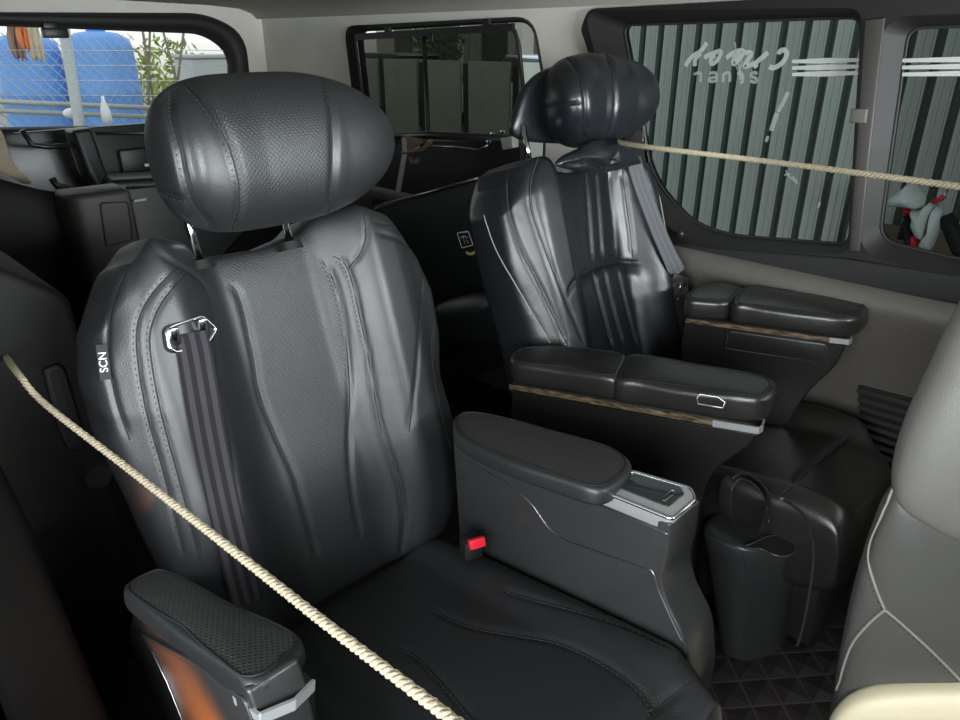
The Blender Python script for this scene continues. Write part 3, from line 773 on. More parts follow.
# wrapped scooter by the fence
def scooter():
    B = at(915, 215, X=5.2); t = thing('scooter', (5.2, B.y, GZ), 'scooter wrapped in clear plastic parked outside the front right window', 'scooter')
    X = 5.2
    Q = lambda x, y, X=X: at(860+x/7.2, 160+y/7.2, X=X)
    def blob(name, px, dep, mat):
        P = resample(cat([Q(*p) for p in px], 6, True), 40); c = sum(P, V())/40; vs, fs = [c+V((-dep, 0, 0))], []; R_ = 5
        for k in range(1, R_+1):
            s = k/R_
            for p in P: vs.append(c+(p-c)*s+V((-dep*math.sqrt(max(0, 1-s*s)), 0, 0)))
        for k in range(R_-1, 0, -1):
            s = k/R_
            for p in P: vs.append(c+(p-c)*s+V((dep*math.sqrt(max(0, 1-s*s)), 0, 0)))
        vs.append(c+V((dep, 0, 0))); n_ = 40; rows = 2*R_-1
        for i in range(n_): fs.append((0, 1+i, 1+(i+1) % n_)); fs.append((len(vs)-1, 1+(rows-1)*n_+(i+1) % n_, 1+(rows-1)*n_+i))
        for k in range(rows-1):
            for i in range(n_): l = (i+1) % n_; fs.append((1+k*n_+i, 1+(k+1)*n_+i, 1+(k+1)*n_+l, 1+k*n_+l))
        return mk(name, vs, fs, mat, t)
    blob('handlebar_cover', [(205, 320), (215, 270), (300, 210), (350, 165), (385, 160), (420, 200), (465, 260), (470, 310), (440, 350), (380, 345), (300, 335), (240, 340)], .16, M['wrap'])
    blob('front_shield', [(370, 350), (440, 350), (500, 305), (530, 320), (520, 400), (490, 520), (470, 575), (430, 575), (400, 530), (375, 470), (385, 410)], .14, M['wrap'])
    blob('side_fairing', [(530, 345), (570, 335), (600, 370), (600, 420), (570, 520), (530, 610), (505, 655), (440, 655), (430, 610), (480, 570), (510, 460)], .12, M['wrap'])
    blob('turn_light', [(312, 350), (365, 348), (370, 390), (318, 395)], .04, M['red'])
    tube('mirror_arm', [Q(520, 305), Q(570, 285), Q(612, 258)], .016, M['red'], t); tube('handle_lever', [Q(545, 320), Q(600, 270), Q(625, 215)], .012, M['steel'], t)
    tube('fork', [Q(345, 400), Q(350, 640), Q(345, 800)], .03, M['rubber'], t); tube('stay', [Q(330, 440), Q(285, 570)], .02, M['rubber'], t)
    tube('red_panel', [Q(392, 545), Q(392, 660)], .03, M['red'], t); tube('seat_rail', [Q(610, 400), Q(660, 500), Q(720, 640), Q(760, 700)], .05, M['rubber'], t)
    for (x, y, r) in ((345, 840, .24), (760, 840, .24)):
        c = Q(x, y); c.z = GZ+r; tube('wheel', [c+V((0, math.cos(a)*(r-.05), math.sin(a)*(r-.05))) for a in [2*math.pi*i/28 for i in range(28)]], .05, M['rubber'], t, 8, True)
scooter()
# ------------------------------------------------------------------ upholstery from outlines
def inflate(name, outline, df, db, mat, parent, p=2.6, k=72, R_=14, perf=None):
    """padded shape: planar outline (3-D), bulging df towards the viewer side and db behind"""
    P = resample(cat(outline, 6, True), k); c = sum(P, V())/k; nrm = V()
    for a, b in zip(P, P[1:]+P[:1]): nrm += (a-c).cross(b-c)
    nrm.normalize()
    if nrm.dot(CO-c) < 0: nrm = -nrm
    e1 = nrm.cross(V((0, 0, 1))).normalized() if abs(nrm.z) < .9 else V((1, 0, 0)); e2 = nrm.cross(e1)
    vs, fs = [c+nrm*df], []
    S = [math.sin(math.pi/2*j/R_) for j in range(1, R_+1)]
    for s in S:
        for q in P: vs.append(c+(q-c)*s+nrm*(df*max(0, 1-s**p)**(1/p)))
    for s in S[-2::-1]:
        for q in P: vs.append(c+(q-c)*s-nrm*(db*max(0, 1-s**p)**(1/p)))
    vs.append(c-nrm*db); rows = 2*R_-1
    for i in range(k): fs.append((0, 1+i, 1+(i+1) % k)); fs.append((len(vs)-1, 1+(rows-1)*k+(i+1) % k, 1+(rows-1)*k+i))
    for j in range(rows-1):
        for i in range(k): l = (i+1) % k; fs.append((1+j*k+i, 1+(j+1)*k+i, 1+(j+1)*k+l, 1+j*k+l))
    uv = [((v-c).dot(e1), (v-c).dot(e2)) for v in vs]
    o = mk(name, vs, fs, mat, parent, uv=uv)
    md = o.modifiers.new('s', 'SUBSURF'); md.levels = md.render_levels = 1
    return o
def sm(a, b, x): t = max(0, min(1, (x-a)/(b-a))); return t*t*(3-2*t)
ANG = math.radians(17)
EB, EN, EX = V((0, math.sin(ANG), math.cos(ANG))), V((0, -math.cos(ANG), math.sin(ANG))), V((1, 0, 0))
def in_poly(poly):
    def f(a, b):
        r = False
        for (x0, y0), (x1, y1) in zip(poly, poly[1:]+poly[:1]):
            if (y0 > b) != (y1 > b) and a < (x1-x0)*(b-y0)/(y1-y0)+x0: r = not r
        return r
    return f
# ================================================================== near captain seat
S1 = thing('captain_seat', (.55, .60, .03), 'matt black leather captain seat nearest the camera, with round-ended headrest and striped belt', 'seat', 'captain seats')
O1 = V((.55, .89, .30))
wl = [(0, -.25), (.15, -.272), (.45, -.292), (.70, -.308), (.82, -.305), (.92, -.29), (1, -.265)]
wr_ = [(0, .235), (.15, .297), (.38, .312), (.52, .306), (.68, .328), (.80, .332), (.9, .318), (1, .285)]
tp = [(0, .60), (.08, .65), (.16, .682), (.24, .67), (.33, .637), (.5, .634), (.62, .645), (.70, .668), (.8, .676), (.9, .655), (1, .60)]
def h1(t, v, a, b):
    s = abs(a+.0); bol = .075*sm(.075, .185, s)*(1-.35*sm(.22, .29, s)); bol *= .55+.45*sm(.0, .25, b)
    lum = .014*math.exp(-((b-.22)/.13)**2)*(1-sm(.08, .14, s))
    return bol+lum
bk = pillow('backrest', O1, EX, EB, EN, lambda v: (interp(wl, v), interp(wr_, v)), 0., lambda t: interp(tp, t), h1, .045, .085, [M['leather'], M['perf']], S1, nu=150, nv=170, p=4.5, q=9,
            perf=lambda a, b: False)
_t = bvh(bk)
_L = [(p-O1) for p, n in on_surface(bk, [(208, 262), (222, 278), (240, 297), (253, 353), (260, 393), (277, 437), (292, 470), (305, 510), (318, 560)], 6, _t)]
_R = [(p-O1) for p, n in on_surface(bk, [(308, 248), (320, 259), (331, 276), (341, 310), (347, 353), (350, 400), (349, 440), (352, 490), (362, 540)], 6, _t)]
_ab = [(p.dot(EX), p.dot(EB)) for p in _L+_R[::-1]]
_lo = min(b for a, b in _ab); _in = in_poly([(_L[0].dot(EX), .75)]+_ab[:len(_L)]+_ab[len(_L):]+[(_R[0].dot(EX), .75)])
_uv = bk.data.uv_layers[0].data
for _p in bk.data.polygons:
    c_ = [_uv[k].uv for k in _p.loop_indices]; a_ = sum(c.x for c in c_)/len(c_); b_ = sum(c.y for c in c_)/len(c_)
    if (_p.center+world_of(bk)-O1-EB*b_).dot(EN) > -.03 and _in(a_, b_): _p.material_index = 1
seams(bk, [[(228, 284), (240, 297), (253, 353), (260, 393), (277, 437), (292, 470), (305, 510), (318, 560)],
           [(322, 261), (331, 276), (341, 310), (347, 353), (350, 400), (349, 440), (352, 490), (362, 540)],
           [(333, 256), (347, 268), (357, 307), (367, 353), (375, 400), (383, 437), (398, 480), (404, 520), (400, 560)]], S1, w=.0048, depth=.0045, stitch=.005)
seams(bk, [[(375, 233), (400, 240), (420, 262), (422, 290), (420, 320), (417, 370), (413, 403), (409, 432)],
           [(364, 214), (366, 235), (361, 252), (348, 268)],
           [(147, 242), (125, 270), (112, 300), (107, 330), (108, 365), (118, 410), (130, 440)],
           [(150, 247), (172, 262), (200, 280), (212, 302), (216, 340), (222, 400), (232, 450), (238, 520)]], S1, w=.0045, depth=.003)
seams(bk, [[(178, 267), (155, 290), (140, 315), (136, 340), (140, 380), (148, 420), (165, 480), (185, 560)], [(186, 275), (165, 298), (152, 325), (150, 352), (160, 410), (176, 470), (200, 560)],
           [(370, 222), (403, 230), (428, 258), (435, 297), (432, 353), (440, 407), (452, 450)]], S1, w=.003, depth=.002, stitch=.004)
# cushion
CA = math.radians(9)
O1c = V((.53, .27, .415)); EBc, ENc = V((0, math.cos(CA), -math.sin(CA))), V((0, math.sin(CA), math.cos(CA)))
def hc(t, v, a, b):
    s = abs(a); return .022*sm(.12, .2, s)-.012*sm(.10, .0, b)
cu = pillow('seat_cushion', O1c, EX, EBc, ENc, lambda v: (interp([(0, -.20), (.12, -.235), (1, -.235)], v), interp([(0, .19), (.15, .232), (1, .225)], v)), -.01, lambda t: .63, hc, .05, .09, [M['leather'], M['perf']], S1, nu=120, nv=120, p=6, q=7,
            perf=lambda a, b: abs(a+.01) < .15 and b > .02)
seams(cu, [[(392, 643), (415, 655), (433, 672), (455, 697), (475, 722)], [(430, 608), (470, 626), (520, 635), (560, 643), (603, 663), (640, 690), (655, 715)], [(500, 588), (527, 597), (587, 613), (640, 632), (680, 652)], [(690, 683), (660, 705), (648, 722)]], S1, w=.006, depth=.004, stitch=.004)
box('seat_base', (.53, .58, .15), (.40, .50, .24), M['plastic'], S1, bev=.02)
# headrest
HA = math.radians(9); HB, HN = V((0, math.sin(HA), math.cos(HA))), V((0, -math.cos(HA), math.sin(HA)))
hr = barrel('headrest', V((.592, 1.055, 1.062)), EX, HB, HN, .405, .10, .115, [M['leather'], M['perf']], S1, m=4.2, k=2.7, mr=2.3, kr=1.75, band=.5, perf=True, fwd=.05, dish=.20)
perforate(hr, [(185, 60), (185, 84), (203, 103), (217, 125), (230, 150), (238, 180), (240, 205), (232, 250), (328, 250), (328, 215), (333, 180), (334, 140), (331, 105), (321, 60)])
seams(hr, [[(185, 84), (203, 103), (217, 125), (230, 150), (238, 180), (240, 205), (232, 232)], [(172, 92), (172, 112), (180, 150), (186, 180), (196, 205), (212, 228)], [(150, 188), (170, 196), (190, 200)],
           [(321, 74), (331, 105), (334, 140), (333, 180), (328, 218)]], S1, w=.006, depth=.006, stitch=.004)
for (x, y) in ((200, 262), (290, 243)):
    a = at(x, y, Y=1.06); tube('headrest_post', [a, a+EB*.12], .0065, M['chrome'], S1, 14)
    bm = bmesh.new(); bmesh.ops.create_cone(bm, cap_ends=True, segments=24, radius1=.021, radius2=.017, depth=.014)
    bmesh.ops.transform(bm, matrix=Matrix.Translation(a-EB*.004) @ EB.to_track_quat('Z', 'X').to_matrix().to_4x4(), verts=bm.verts); mkb('post_guide', bm, M['plastic'], S1)
# belt guide and belt
tr = bvh(bk)
def hit(x, y, tree):
    h = tree.ray_cast(CO, ray(x, y).normalized())
    if h[0] is None: return (None, None)
    return (h[0], h[1] if h[1].dot(ray(x, y)) < 0 else -h[1])
gp = [hit(x, y, tr) for x, y in ((161, 330), (168, 326), (200, 315), (211, 330), (207, 343), (172, 354), (164, 350))]
gn = sum((n for p, n in gp), V()).normalized(); gc = sum((p for p, n in gp), V())/len(gp)
flat = [p-gn*(p-gc).dot(gn) for p, n in gp]
bz = prism('belt_guide', rounded([p-gn*.004 for p in flat], .006), gn*.012, M['plastic2'], S1, bev=.003)
tube('guide_rim', [p+gn*.009 for p in rounded([gc+(p-gc)*.93 for p in flat], .006)], .003, M['chrome'], bz, 8, True)
for (x, y) in ((165, 338), (206, 327)):
    p = gc+((at(x, y, d=1.0)-CO).normalized()*((gc-CO).length)+CO-gc); p = p-gn*(p-gc).dot(gn)
    box('guide_end', p+gn*.011, (.014, .008, .028), M['chrome'], bz, bev=.003)
path = [(189, 333), (192, 345), (197, 380), (206, 430), (216, 480), (228, 530), (238, 570), (246, 600)]
pp = [hit(x, y, tr) for x, y in path]; pp = [(p, n) for p, n in pp if p]
bp_ = [pp[0][0]+gn*.004]+[p+n*.010 for p, n in pp[1:]]
for i in range(2): bp_[1:-1] = [(a+b*2+c)/4 for a, b, c in zip(bp_, bp_[1:], bp_[2:])]
strip('seat_belt', cat(bp_, 8), (1, -.25, -.2), .047, .0018, M['belt'], S1)
# maker's tab sewn into the outer seam
tp_, tn = hit(104.5, 362, tr); up = (hit(103, 350, tr)[0]-hit(106, 374, tr)[0]).normalized(); sd = up.cross(tn).normalized()
tb_ = box('fabric_tab', tp_+tn*.003, (.015, .05, .002), M['rubber'], S1, R=Matrix((sd, up, tn)).transposed())
mk('tab_lettering', *text_geo('SCN', .015, tp_+tn*.0045, up, -sd, .0003), M['white'], tb_)
# ---- its left armrest
def z_ramp(y0, z0, y1, z1): return lambda x, y: at(x, y, Z=z0+(z1-z0)*(y-y0)/(y1-y0))
zr = z_ramp(570, .578, 680, .632)
la = bpy.data.objects.new('armrest', None); col.objects.link(la); la.parent = S1; la.location = (-.33, .06, .50)
pad('arm_pad', [zr(*p) for p in ((123, 587), (130, 578), (147, 570), (165, 569), (233, 600), (293, 630), (304, 641), (300, 651), (270, 676), (250, 681), (230, 671), (140, 603))], .027, .010, [M['leather'], M['perf_fine']], la)
ylz = lambda X, L: [V((X, y, z)) for y, z in L]
def side_r(X, px): return [at(x, y, X=X) for x, y in px]
XP = zr(190, 640).x+.006
sp_ = side_r(XP, [(133, 607), (246, 690), (257, 722), (290, 850), (225, 860), (166, 722), (146, 682), (128, 640)])
prism('side_panel', rounded(sp_, [.006, .006, .01, .02, .02, .03, .03, .02]), (.06, 0, 0), M['plastic2'], la, bev=.005)
inl = side_r(XP-.004, [(137, 632), (153, 652), (168, 682), (184, 722), (235, 850), (285, 845), (254, 730), (243, 700), (190, 660)])
prism('side_inlay', rounded(inl, .008), (.006, 0, 0), M['console'], la, bev=.002)
tube('trim_line', side_r(XP-.005, [(134, 629), (152, 651), (167, 682), (183, 722), (232, 850)]), .0014, M['satin'], la, 6)
fl3, fr3 = zr(252, 684), zr(310, 652)
dn = V((0, 0, -.033)); fw = (fl3-zr(140, 603)).normalized()*.017
strip('chrome_strip', [fl3+dn+fw+V((-.006, 0, 0)), (fl3+fr3)/2+dn+fw*1.35+V((-.006, -.002, 0)), fr3+dn+fw+V((-.010, .002, 0))], (0, 0, 1), .013, .004, M['silver'], la)
strip('chrome_strip', [fl3+dn+fw+V((-.006, 0, 0)), fl3.lerp(zr(140, 603), .12)+dn+V((-.006, 0, 0))], (0, 0, 1), .011, .004, M['silver'], la)
prism('front_cap', rounded([fl3+dn*1.25, fr3+dn*1.25, fr3+V((0, .01, -.35)), fl3+V((0, .01, -.35))], .004), (0, .03, 0), M['plastic2'], la, bev=.003)

# ---- its right armrest console
ra = bpy.data.objects.new('console', None); col.objects.link(ra); ra.parent = S1; ra.location = (.26, .02, .50)
XC = .765
cb = [(452, 432), (600, 492), (671, 524), (668, 556), (661, 580), (668, 606), (686, 640), (690, 690)]
cpts = [at(x, y, X=XC) for x, y in cb]
low = [V((XC, cpts[-1].y+.01, .06)), V((XC, .74, .06)), V((XC, .83, .30)), V((XC, .845, cpts[0].z-.03))]
body = prism('console_body', rounded(cpts+low, [.01, .004, .006, .02, .02, .03, .03, .02, .02, .02, .02, .02]), (.082, 0, 0), M['console'], ra, bev=.005)
zt = cpts[2].z+.002
zc = lambda x, y: at(x, y, Z=zt)
top = [zc(598, 492), zc(672, 522), zc(695, 502), zc(690, 491), zc(632, 474)]
ct = prism('control_top', rounded([p-V((0, 0, .02)) for p in top], .008), (0, 0, .026), M['silver'], ra, bev=.003)
tube('chrome_rim', [p+V((0, 0, .0045)) for p in rounded(top, .008)], .0032, M['chrome'], ct, 8, True)
ins = [zc(612, 489), zc(668, 511), zc(684, 498), zc(680, 491), zc(634, 478)]
prism('touch_panel', rounded([p+V((0, 0, .005)) for p in ins], .004), (0, 0, .003), M['car_glass'], ct, bev=.001)
bt_ = [zc(659, 504), zc(664, 506), zc(676, 497), zc(671, 495)]
tube('button_ring', [p+V((0, 0, .009)) for p in bt_], .0009, M['satin'], ct, 5, True)
zp = z_ramp(412, .603, 490, .628)
pad('arm_pad', [zp(*p) for p in ((455, 414), (475, 411), (520, 420), (600, 442), (627, 455), (632, 467), (622, 479), (600, 489), (560, 478), (500, 457), (458, 434))], .03, .010, [M['leather'], M['perf_fine']], ra)
lines = [[(470, 462), (505, 482), (530, 502), (556, 534), (600, 552), (640, 566), (653, 572), (659, 590), (672, 620), (684, 645)], [(600, 505), (640, 522), (668, 534)]]
cgeo = []
for L in lines:
    ps = on_surface(body, L, 8)
    if len(ps) > 3: cgeo.append(tube_geo([p+n*.0006 for p, n in ps], .0013, 6))
mk('trim_line', *join(*cgeo), M['satin'], ra)
# buckle
bc = at(474, 543, Y=.735); bu = box('buckle', bc+V((0, .008, -.012)), (.036, .03, .04), M['plastic'], S1, R=Matrix.Rotation(-.35, 3, 'Z'), bev=.005)
box('red_button', bc+V((-.003, -.010, .008)), (.030, .012, .018), M['red'], bu, R=Matrix.Rotation(-.35, 3, 'Z') @ Matrix.Rotation(-.3, 3, 'X'), bev=.002)
# ================================================================== far captain seat
S2 = thing('captain_seat', (1.42, .60, .03), 'glossy black leather captain seat with fluted back and grey belt, beside the right wall', 'seat', 'captain seats')
O2 = V((1.425, .89, .30))
wl = [(0, -.28), (.15, -.295), (.45, -.30), (.75, -.318), (.9, -.315), (1, -.28)]
wr_ = [(0, .25), (.2, .262), (.42, .262), (.6, .26), (.8, .262), (.92, .25), (1, .22)]
tp = [(0, .66), (.07, .695), (.16, .708), (.26, .705), (.36, .675), (.5, .662), (.64, .668), (.75, .69), (.86, .685), (.94, .65), (1, .60)]
def h2(t, v, a, b):
    s = abs(a); bol = .085*sm(.09, .2, s)*(1-.4*sm(.24, .31, s)); bol *= .6+.4*sm(0, .25, b)
    lum = .011*sm(.44, .395, b+2.2*a*a)*sm(.15, .11, s)
    return bol+lum
bk2 = pillow('backrest', O2, EX, EB, EN, lambda v: (interp(wl, v), interp(wr_, v)), 0., lambda t: interp(tp, t), h2, .05, .09, M['gloss'], S2, nu=150, nv=170, p=4.2, q=9)
seams(bk2, [[(586, 172), (588, 200), (590, 230), (592, 262)], [(596, 171), (598, 200), (600, 230), (602, 260)], [(608, 170), (611, 200), (614, 230), (616, 258)], [(622, 168), (626, 200), (630, 230), (633, 258)],
            [(592, 270), (600, 300), (608, 330), (613, 348)], [(603, 267), (611, 300), (619, 330), (624, 346)], [(616, 264), (625, 300), (634, 335), (638, 348)]], S2, w=.006, depth=.005)
seams(bk2, [[(568, 298), (572, 285), (583, 274), (600, 266), (620, 262), (642, 264)]], S2, w=.005, depth=.005, mat='seam')
seams(bk2, [[(515, 150), (507, 178), (507, 200), (511, 222), (523, 253), (540, 287), (555, 318), (568, 345)], [(538, 158), (531, 180), (531, 205), (539, 232), (550, 262), (566, 300), (585, 345)]], S2, r=.0022, w=.006, depth=.003, mat='piping', name='piping')
seams(bk2, [[(484, 215), (495, 248), (517, 287), (535, 318), (550, 343)], [(641, 150), (655, 176), (661, 205), (668, 240), (676, 262)]], S2, r=.0016, w=.004, depth=.001, mat='pale_stitch', name='pale_piping')
hr2 = barrel('headrest', V((1.442, 1.085, 1.09)), EX, HB, HN, .345, .095, .105, M['gloss'], S2, m=2.4, k=2.0, fwd=.10)
seams(hr2, [[(563, 54), (575, 65), (583, 85), (586, 110), (583, 142)], [(606, 53), (613, 70), (616, 95), (614, 120), (608, 138)],], S2, w=.006, depth=.006)
seams(hr2, [[(532, 107), (555, 105), (584, 102)]], S2, w=.0035, depth=.003)
inflate('headrest_shell', [at(x, y, Y=1.15) for x, y in ((513, 135), (517, 110), (528, 85), (550, 68), (590, 62), (625, 66), (640, 90), (638, 130), (600, 142), (540, 143))], .02, .05, M['gloss'], S2)
for x, y in ((528, 152), (646, 148)):
    a = at(x, y, Y=1.12); tube('headrest_post', [a-EB*.04, a+EB*.06], .0065, M['chrome'], S2, 14)
tr2 = bvh(bk2)
path = [(632, 160), (640, 185), (649, 210), (658, 235), (668, 262), (673, 275)]
pp = [hit(x, y, tr2) for x, y in path]; bp_ = [p+n*.012 for p, n in pp if p]
sb = strip('seat_belt', cat(bp_, 8), (1, -.3, 0), .047, .0018, M['belt_grey'], S2)
path = [(676, 283), (683, 310), (690, 345), (694, 365)]
pp = [hit(x, y, tr2) for x, y in path]; e = bp_[-1]
lo = [e+V((.004, -.004, -.012)), at(683, 305, Y=e.y-.03), at(689, 335, Y=e.y-.05), at(694, 372, Y=e.y-.08)]
strip('seat_belt', cat(lo, 8), (1, -.3, 0), .052, .002, M['plastic2'], S2)
tg = box('latch_plate', e+V((.0, -.008, -.012)), (.055, .010, .022), M['plastic'], S2, R=Matrix.Rotation(-.4, 3, 'Z') @ Matrix.Rotation(.35, 3, 'Y'), bev=.003)
tube('metal_tongue', [e+V((-.008, -.014, -.022)), e+V((-.004, -.016, -.045)), e+V((.012, -.018, -.045)), e+V((.014, -.015, -.022))], .0028, M['chrome'], tg, 8, True)
bm = bmesh.new(); bmesh.ops.create_uvsphere(bm, u_segments=14, v_segments=8, radius=.007); bmesh.ops.translate(bm, vec=at(678, 299, Y=e.y-.034), verts=bm.verts); mkb('belt_button', bm, M['plastic'], S2)
# cushion, leg rest, side bolster
O2c = V((1.46, .30, .40))
def hc2(t, v, a, b): s = abs(a); return .05*sm(.13, .2, s)
cu2 = pillow('seat_cushion', O2c, EX, EBc, ENc, lambda v: (-.24, interp([(0, .08), (.08, .15), (.2, .22), (.35, .25), (1, .24)], v)), -.01, lambda t: .62, hc2, .06, .14, M['gloss_ambient'], S2, nu=100, nv=100, p=5, q=5)
seams(cu2, [[(783, 492), (805, 470), (828, 452), (846, 436)], [(779, 397), (810, 394), (838, 402), (858, 418), (866, 432)], [(738, 478), (752, 484), (763, 500), (769, 524)]], S2, r=.0016, w=.007, depth=.006, mat='piping', name='piping')
lg = pillow('leg_rest', V((1.49, .300, .03)), EX, V((0, .06, 1)).normalized(), V((0, -1, .06)).normalized(), lambda v: (interp([(0, -.185), (.5, -.21), (1, -.21)], v), interp([(0, -.04), (.6, .02), (1, .05)], v)), 0., lambda t: .33, lambda t, v, a, b: .012*sm(0, .3, b),   .03, .08, M['gloss_ambient'], S2, nu=60, nv=60, p=5, q=5)
inflate('side_bolster', [at(x, y, Y=.44) for x, y in ((729, 520), (730, 488), (738, 477), (752, 482), (763, 497), (770, 524), (750, 528))], .010, .03, M['gloss_ambient'], S2, p=5)
tube('piping', cat([at(x, y, Y=.432) for x, y in ((731, 490), (739, 479), (752, 483), (763, 498), (769, 524))], 8), .0022, M['piping'], S2)
tube('piping', cat([at(x, y, Y=.432) for x, y in ((733, 478), (742, 473), (756, 478), (770, 495), (777, 518))], 8), .0018, M['piping'], S2)
# base pod with a cup pocket
pod = bpy.data.objects.new('base_pod', None); col.objects.link(pod); pod.parent = S2; pod.location = (-.24, -.12, 0)
Cp = at(752, 652, Z=.0); gsv, gsf, N_ = [], [], 40
pl = [at(x, y, Z=.31) for x, y in ((704, 533), (745, 551), (790, 548), (797, 530), (770, 512), (720, 512))]
lowp = [at(x, y, Z=.0) for x, y in ((722, 652), (745, 664), (775, 655), (790, 630), (770, 615), (735, 625))]
Ptop, Plow = resample(cat(pl, 6, True), N_), resample(cat(lowp, 6, True), N_)
ct_ = sum(Ptop, V())/N_
vs, fs = [], []
for j in range(9):
    t = j/8; s = 1
    for a, b in zip(Plow, Ptop): vs.append(a.lerp(b, t**.8))
for j in range(8):
    for i in range(N_): l = (i+1) % N_; fs.append((j*N_+i, j*N_+l, (j+1)*N_+l, (j+1)*N_+i))
k0 = len(vs)
for sc_, dz in ((.93, .006), (.82, .007)): vs += [ct_+(p-ct_)*sc_+V((0, 0, dz)) for p in Ptop]
for j in (8, 9):
    for i in range(N_): l = (i+1) % N_; fs.append((j*N_+i, j*N_+l, (j+1)*N_+l, (j+1)*N_+i))
fs.append(tuple(10*N_+i for i in range(N_)))
pb = mk('pod_body', vs, fs, M['console'], pod)
op = [at(x, y, Z=.322) for x, y in ((744, 549), (752, 545), (768, 538), (785, 536), (793, 544), (795, 552), (786, 558), (772, 556), (762, 551))]
prism('pocket_shade_plate', rounded(resample(cat(op, 5, True), 30), .001), (0, 0, .003), M['seam'], pod)  # raised dark plate, the shade inside the pocket put into its colour
tube('pocket_rim', [p+V((0, 0, .004)) for p in resample(cat(op, 5, True), 40)], .002, M['piping'], pod, 6, True)
ps = on_surface(pb, [(743, 552), (745, 566), (750, 577), (765, 584), (785, 582), (795, 575)], 8)
if len(ps) > 3: tube('pocket_seam', [p+n*.0005 for p, n in ps], .0012, M['piping'], pod, 6)
ps = on_surface(pb, [(706, 533), (722, 541), (743, 551)], 8)
if len(ps) > 3: tube('pod_edge', [p+n*.0005 for p, n in ps], .0014, M['piping'], pod, 6)
sk = [at(x, y, X=1.29) for x, y in ((781, 498), (803, 518), (812, 543), (810, 575), (803, 622), (796, 646))]
sk = [V((1.285, max(.30, p.y), p.z)) for p in sk]
tube('piping', cat([at(x, y, Y=.300) for x, y in ((781, 498), (803, 515), (813, 542), (812, 575), (804, 622), (797, 646))], 8), .0028, M['piping'], S2)
box('seat_base', (1.47, .62, .16), (.40, .42, .24), M['plastic'], S2, bev=.02)
# ---- far seat armrests (wood strip, two-piece lid)
def arm(name, A0, B0, w, rear, front, drop, split_seam=True, latch=None):
    e = bpy.data.objects.new(name, None); col.objects.link(e); e.parent = S2
    e.location = (A0+B0)/2-S2.location
    pad('arm_lid', rear, .05, .013, M['gloss_ambient'], e); pad('arm_lid', front, .05, .014, M['gloss_ambient'], e)
    return e
zf = z_ramp(350, .608, 395, .655)
zf = lambda x, y: at(x, y, Z=.606+(x-510)/(770-510)*.05)
rear = [zf(*p) for p in ((509, 357), (514, 349), (535, 345), (570, 345), (618, 351), (628, 356), (621, 372), (612, 377), (560, 369), (518, 363))]
front = [zf(*p) for p in ((614, 378), (619, 362), (632, 353), (700, 362), (765, 375), (777, 382), (774, 391), (755, 397), (690, 390), (640, 382))]
a2 = arm('left_armrest', zf(510, 357), zf(770, 395), .1, rear, front, .3)
A0, B0 = zf(510, 360), zf(757, 398); d_ = (B0-A0); w_ = V((.10, .035, 0))
dz = lambda p, z, s=0: p+V((0, 0, -z))+d_.normalized()*s
prism('arm_body', rounded([dz(A0, .052, .005), dz(B0, .052, -.002), dz(B0, .066, .012), dz(B0, .10, .0), dz(B0, .17, -.06), dz(B0, .30, -.07), dz(B0, .56, -.05), dz(A0, .56, .0)], [.004, .004, .004, .03, .05, .05, .02, .02]), w_, M['gloss_ambient'], a2, bev=.006)
wd = strip('wood_strip', [dz(A0, .060, .0)+V((-.002, -.002, 0)), dz(A0.lerp(B0, .5), .060)+V((-.003, -.003, 0)), dz(B0, .060, .008)+V((-.003, -.004, 0))], (0, 0, 1), .011, .004, M['wood'], a2)
q0, q1 = dz(B0, .060, .010)+V((-.003, -.004, 0)), dz(B0, .060, .016)+w_*.75
strip('chrome_end', [dz(B0, .060, -.07)+V((-.005, -.005, 0)), q0, q0.lerp(q1, .15)+V((0, -.004, 0)), q1], (0, 0, 1), .013, .004, M['silver'], a2)
strip('chrome_line', [dz(A0, .0685, .0)+V((-.003, -.003, 0)), dz(B0, .0685, .008)+V((-.004, -.004, 0))], (0, 0, 1), .002, .004, M['satin'], a2)
lt = [at(x, y, d=(B0-CO).length*.985) for x, y in ((697, 398), (700, 394), (718, 397), (725, 402), (723, 408), (698, 404))]
tube('latch_ring', lt, .0018, M['satin'], a2, 6, True)
zg = lambda x, y: at(x, y, Z=.648+(x-690)/(868-690)*.014)
rear = [zg(*p) for p in ((686, 297), (692, 287), (712, 282), (738, 284), (743, 289), (731, 300), (705, 300))]
front = [zg(*p) for p in ((732, 302), (737, 291), (748, 285), (800, 290), (850, 295), (868, 302), (866, 312), (848, 317), (800, 312), (750, 305))]
a3 = arm('right_armrest', zg(690, 298), zg(850, 317), .1, rear, front, .3)
A0, B0 = zg(688, 298), zg(848, 317); d_ = B0-A0; w_ = V((.08, .03, 0))
prism('arm_body', rounded([dz(A0, .05, .0), dz(B0, .05, 0), dz(B0, .064, .01), dz(B0, .12, .0), dz(B0, .2, -.05), dz(B0, .30, -.08), dz(A0, .30, .0)], [.004, .004, .004, .03, .04, .02, .02]), w_, M['gloss_ambient'], a3, bev=.006)
strip('wood_strip', [dz(A0, .057)+V((-.002, -.002, 0)), dz(B0, .057, .0)+V((-.003, -.003, 0))], (0, 0, 1), .010, .004, M['wood'], a3)
q0, q1 = dz(B0, .057, .010)+V((-.003, -.004, 0)), dz(B0, .057, .016)+w_*.8
strip('chrome_end', [dz(B0, .057, -.03)+V((-.005, -.005, 0)), q0, q0.lerp(q1, .15)+V((0, -.004, 0)), q1], (0, 0, 1), .012, .004, M['silver'], a3)
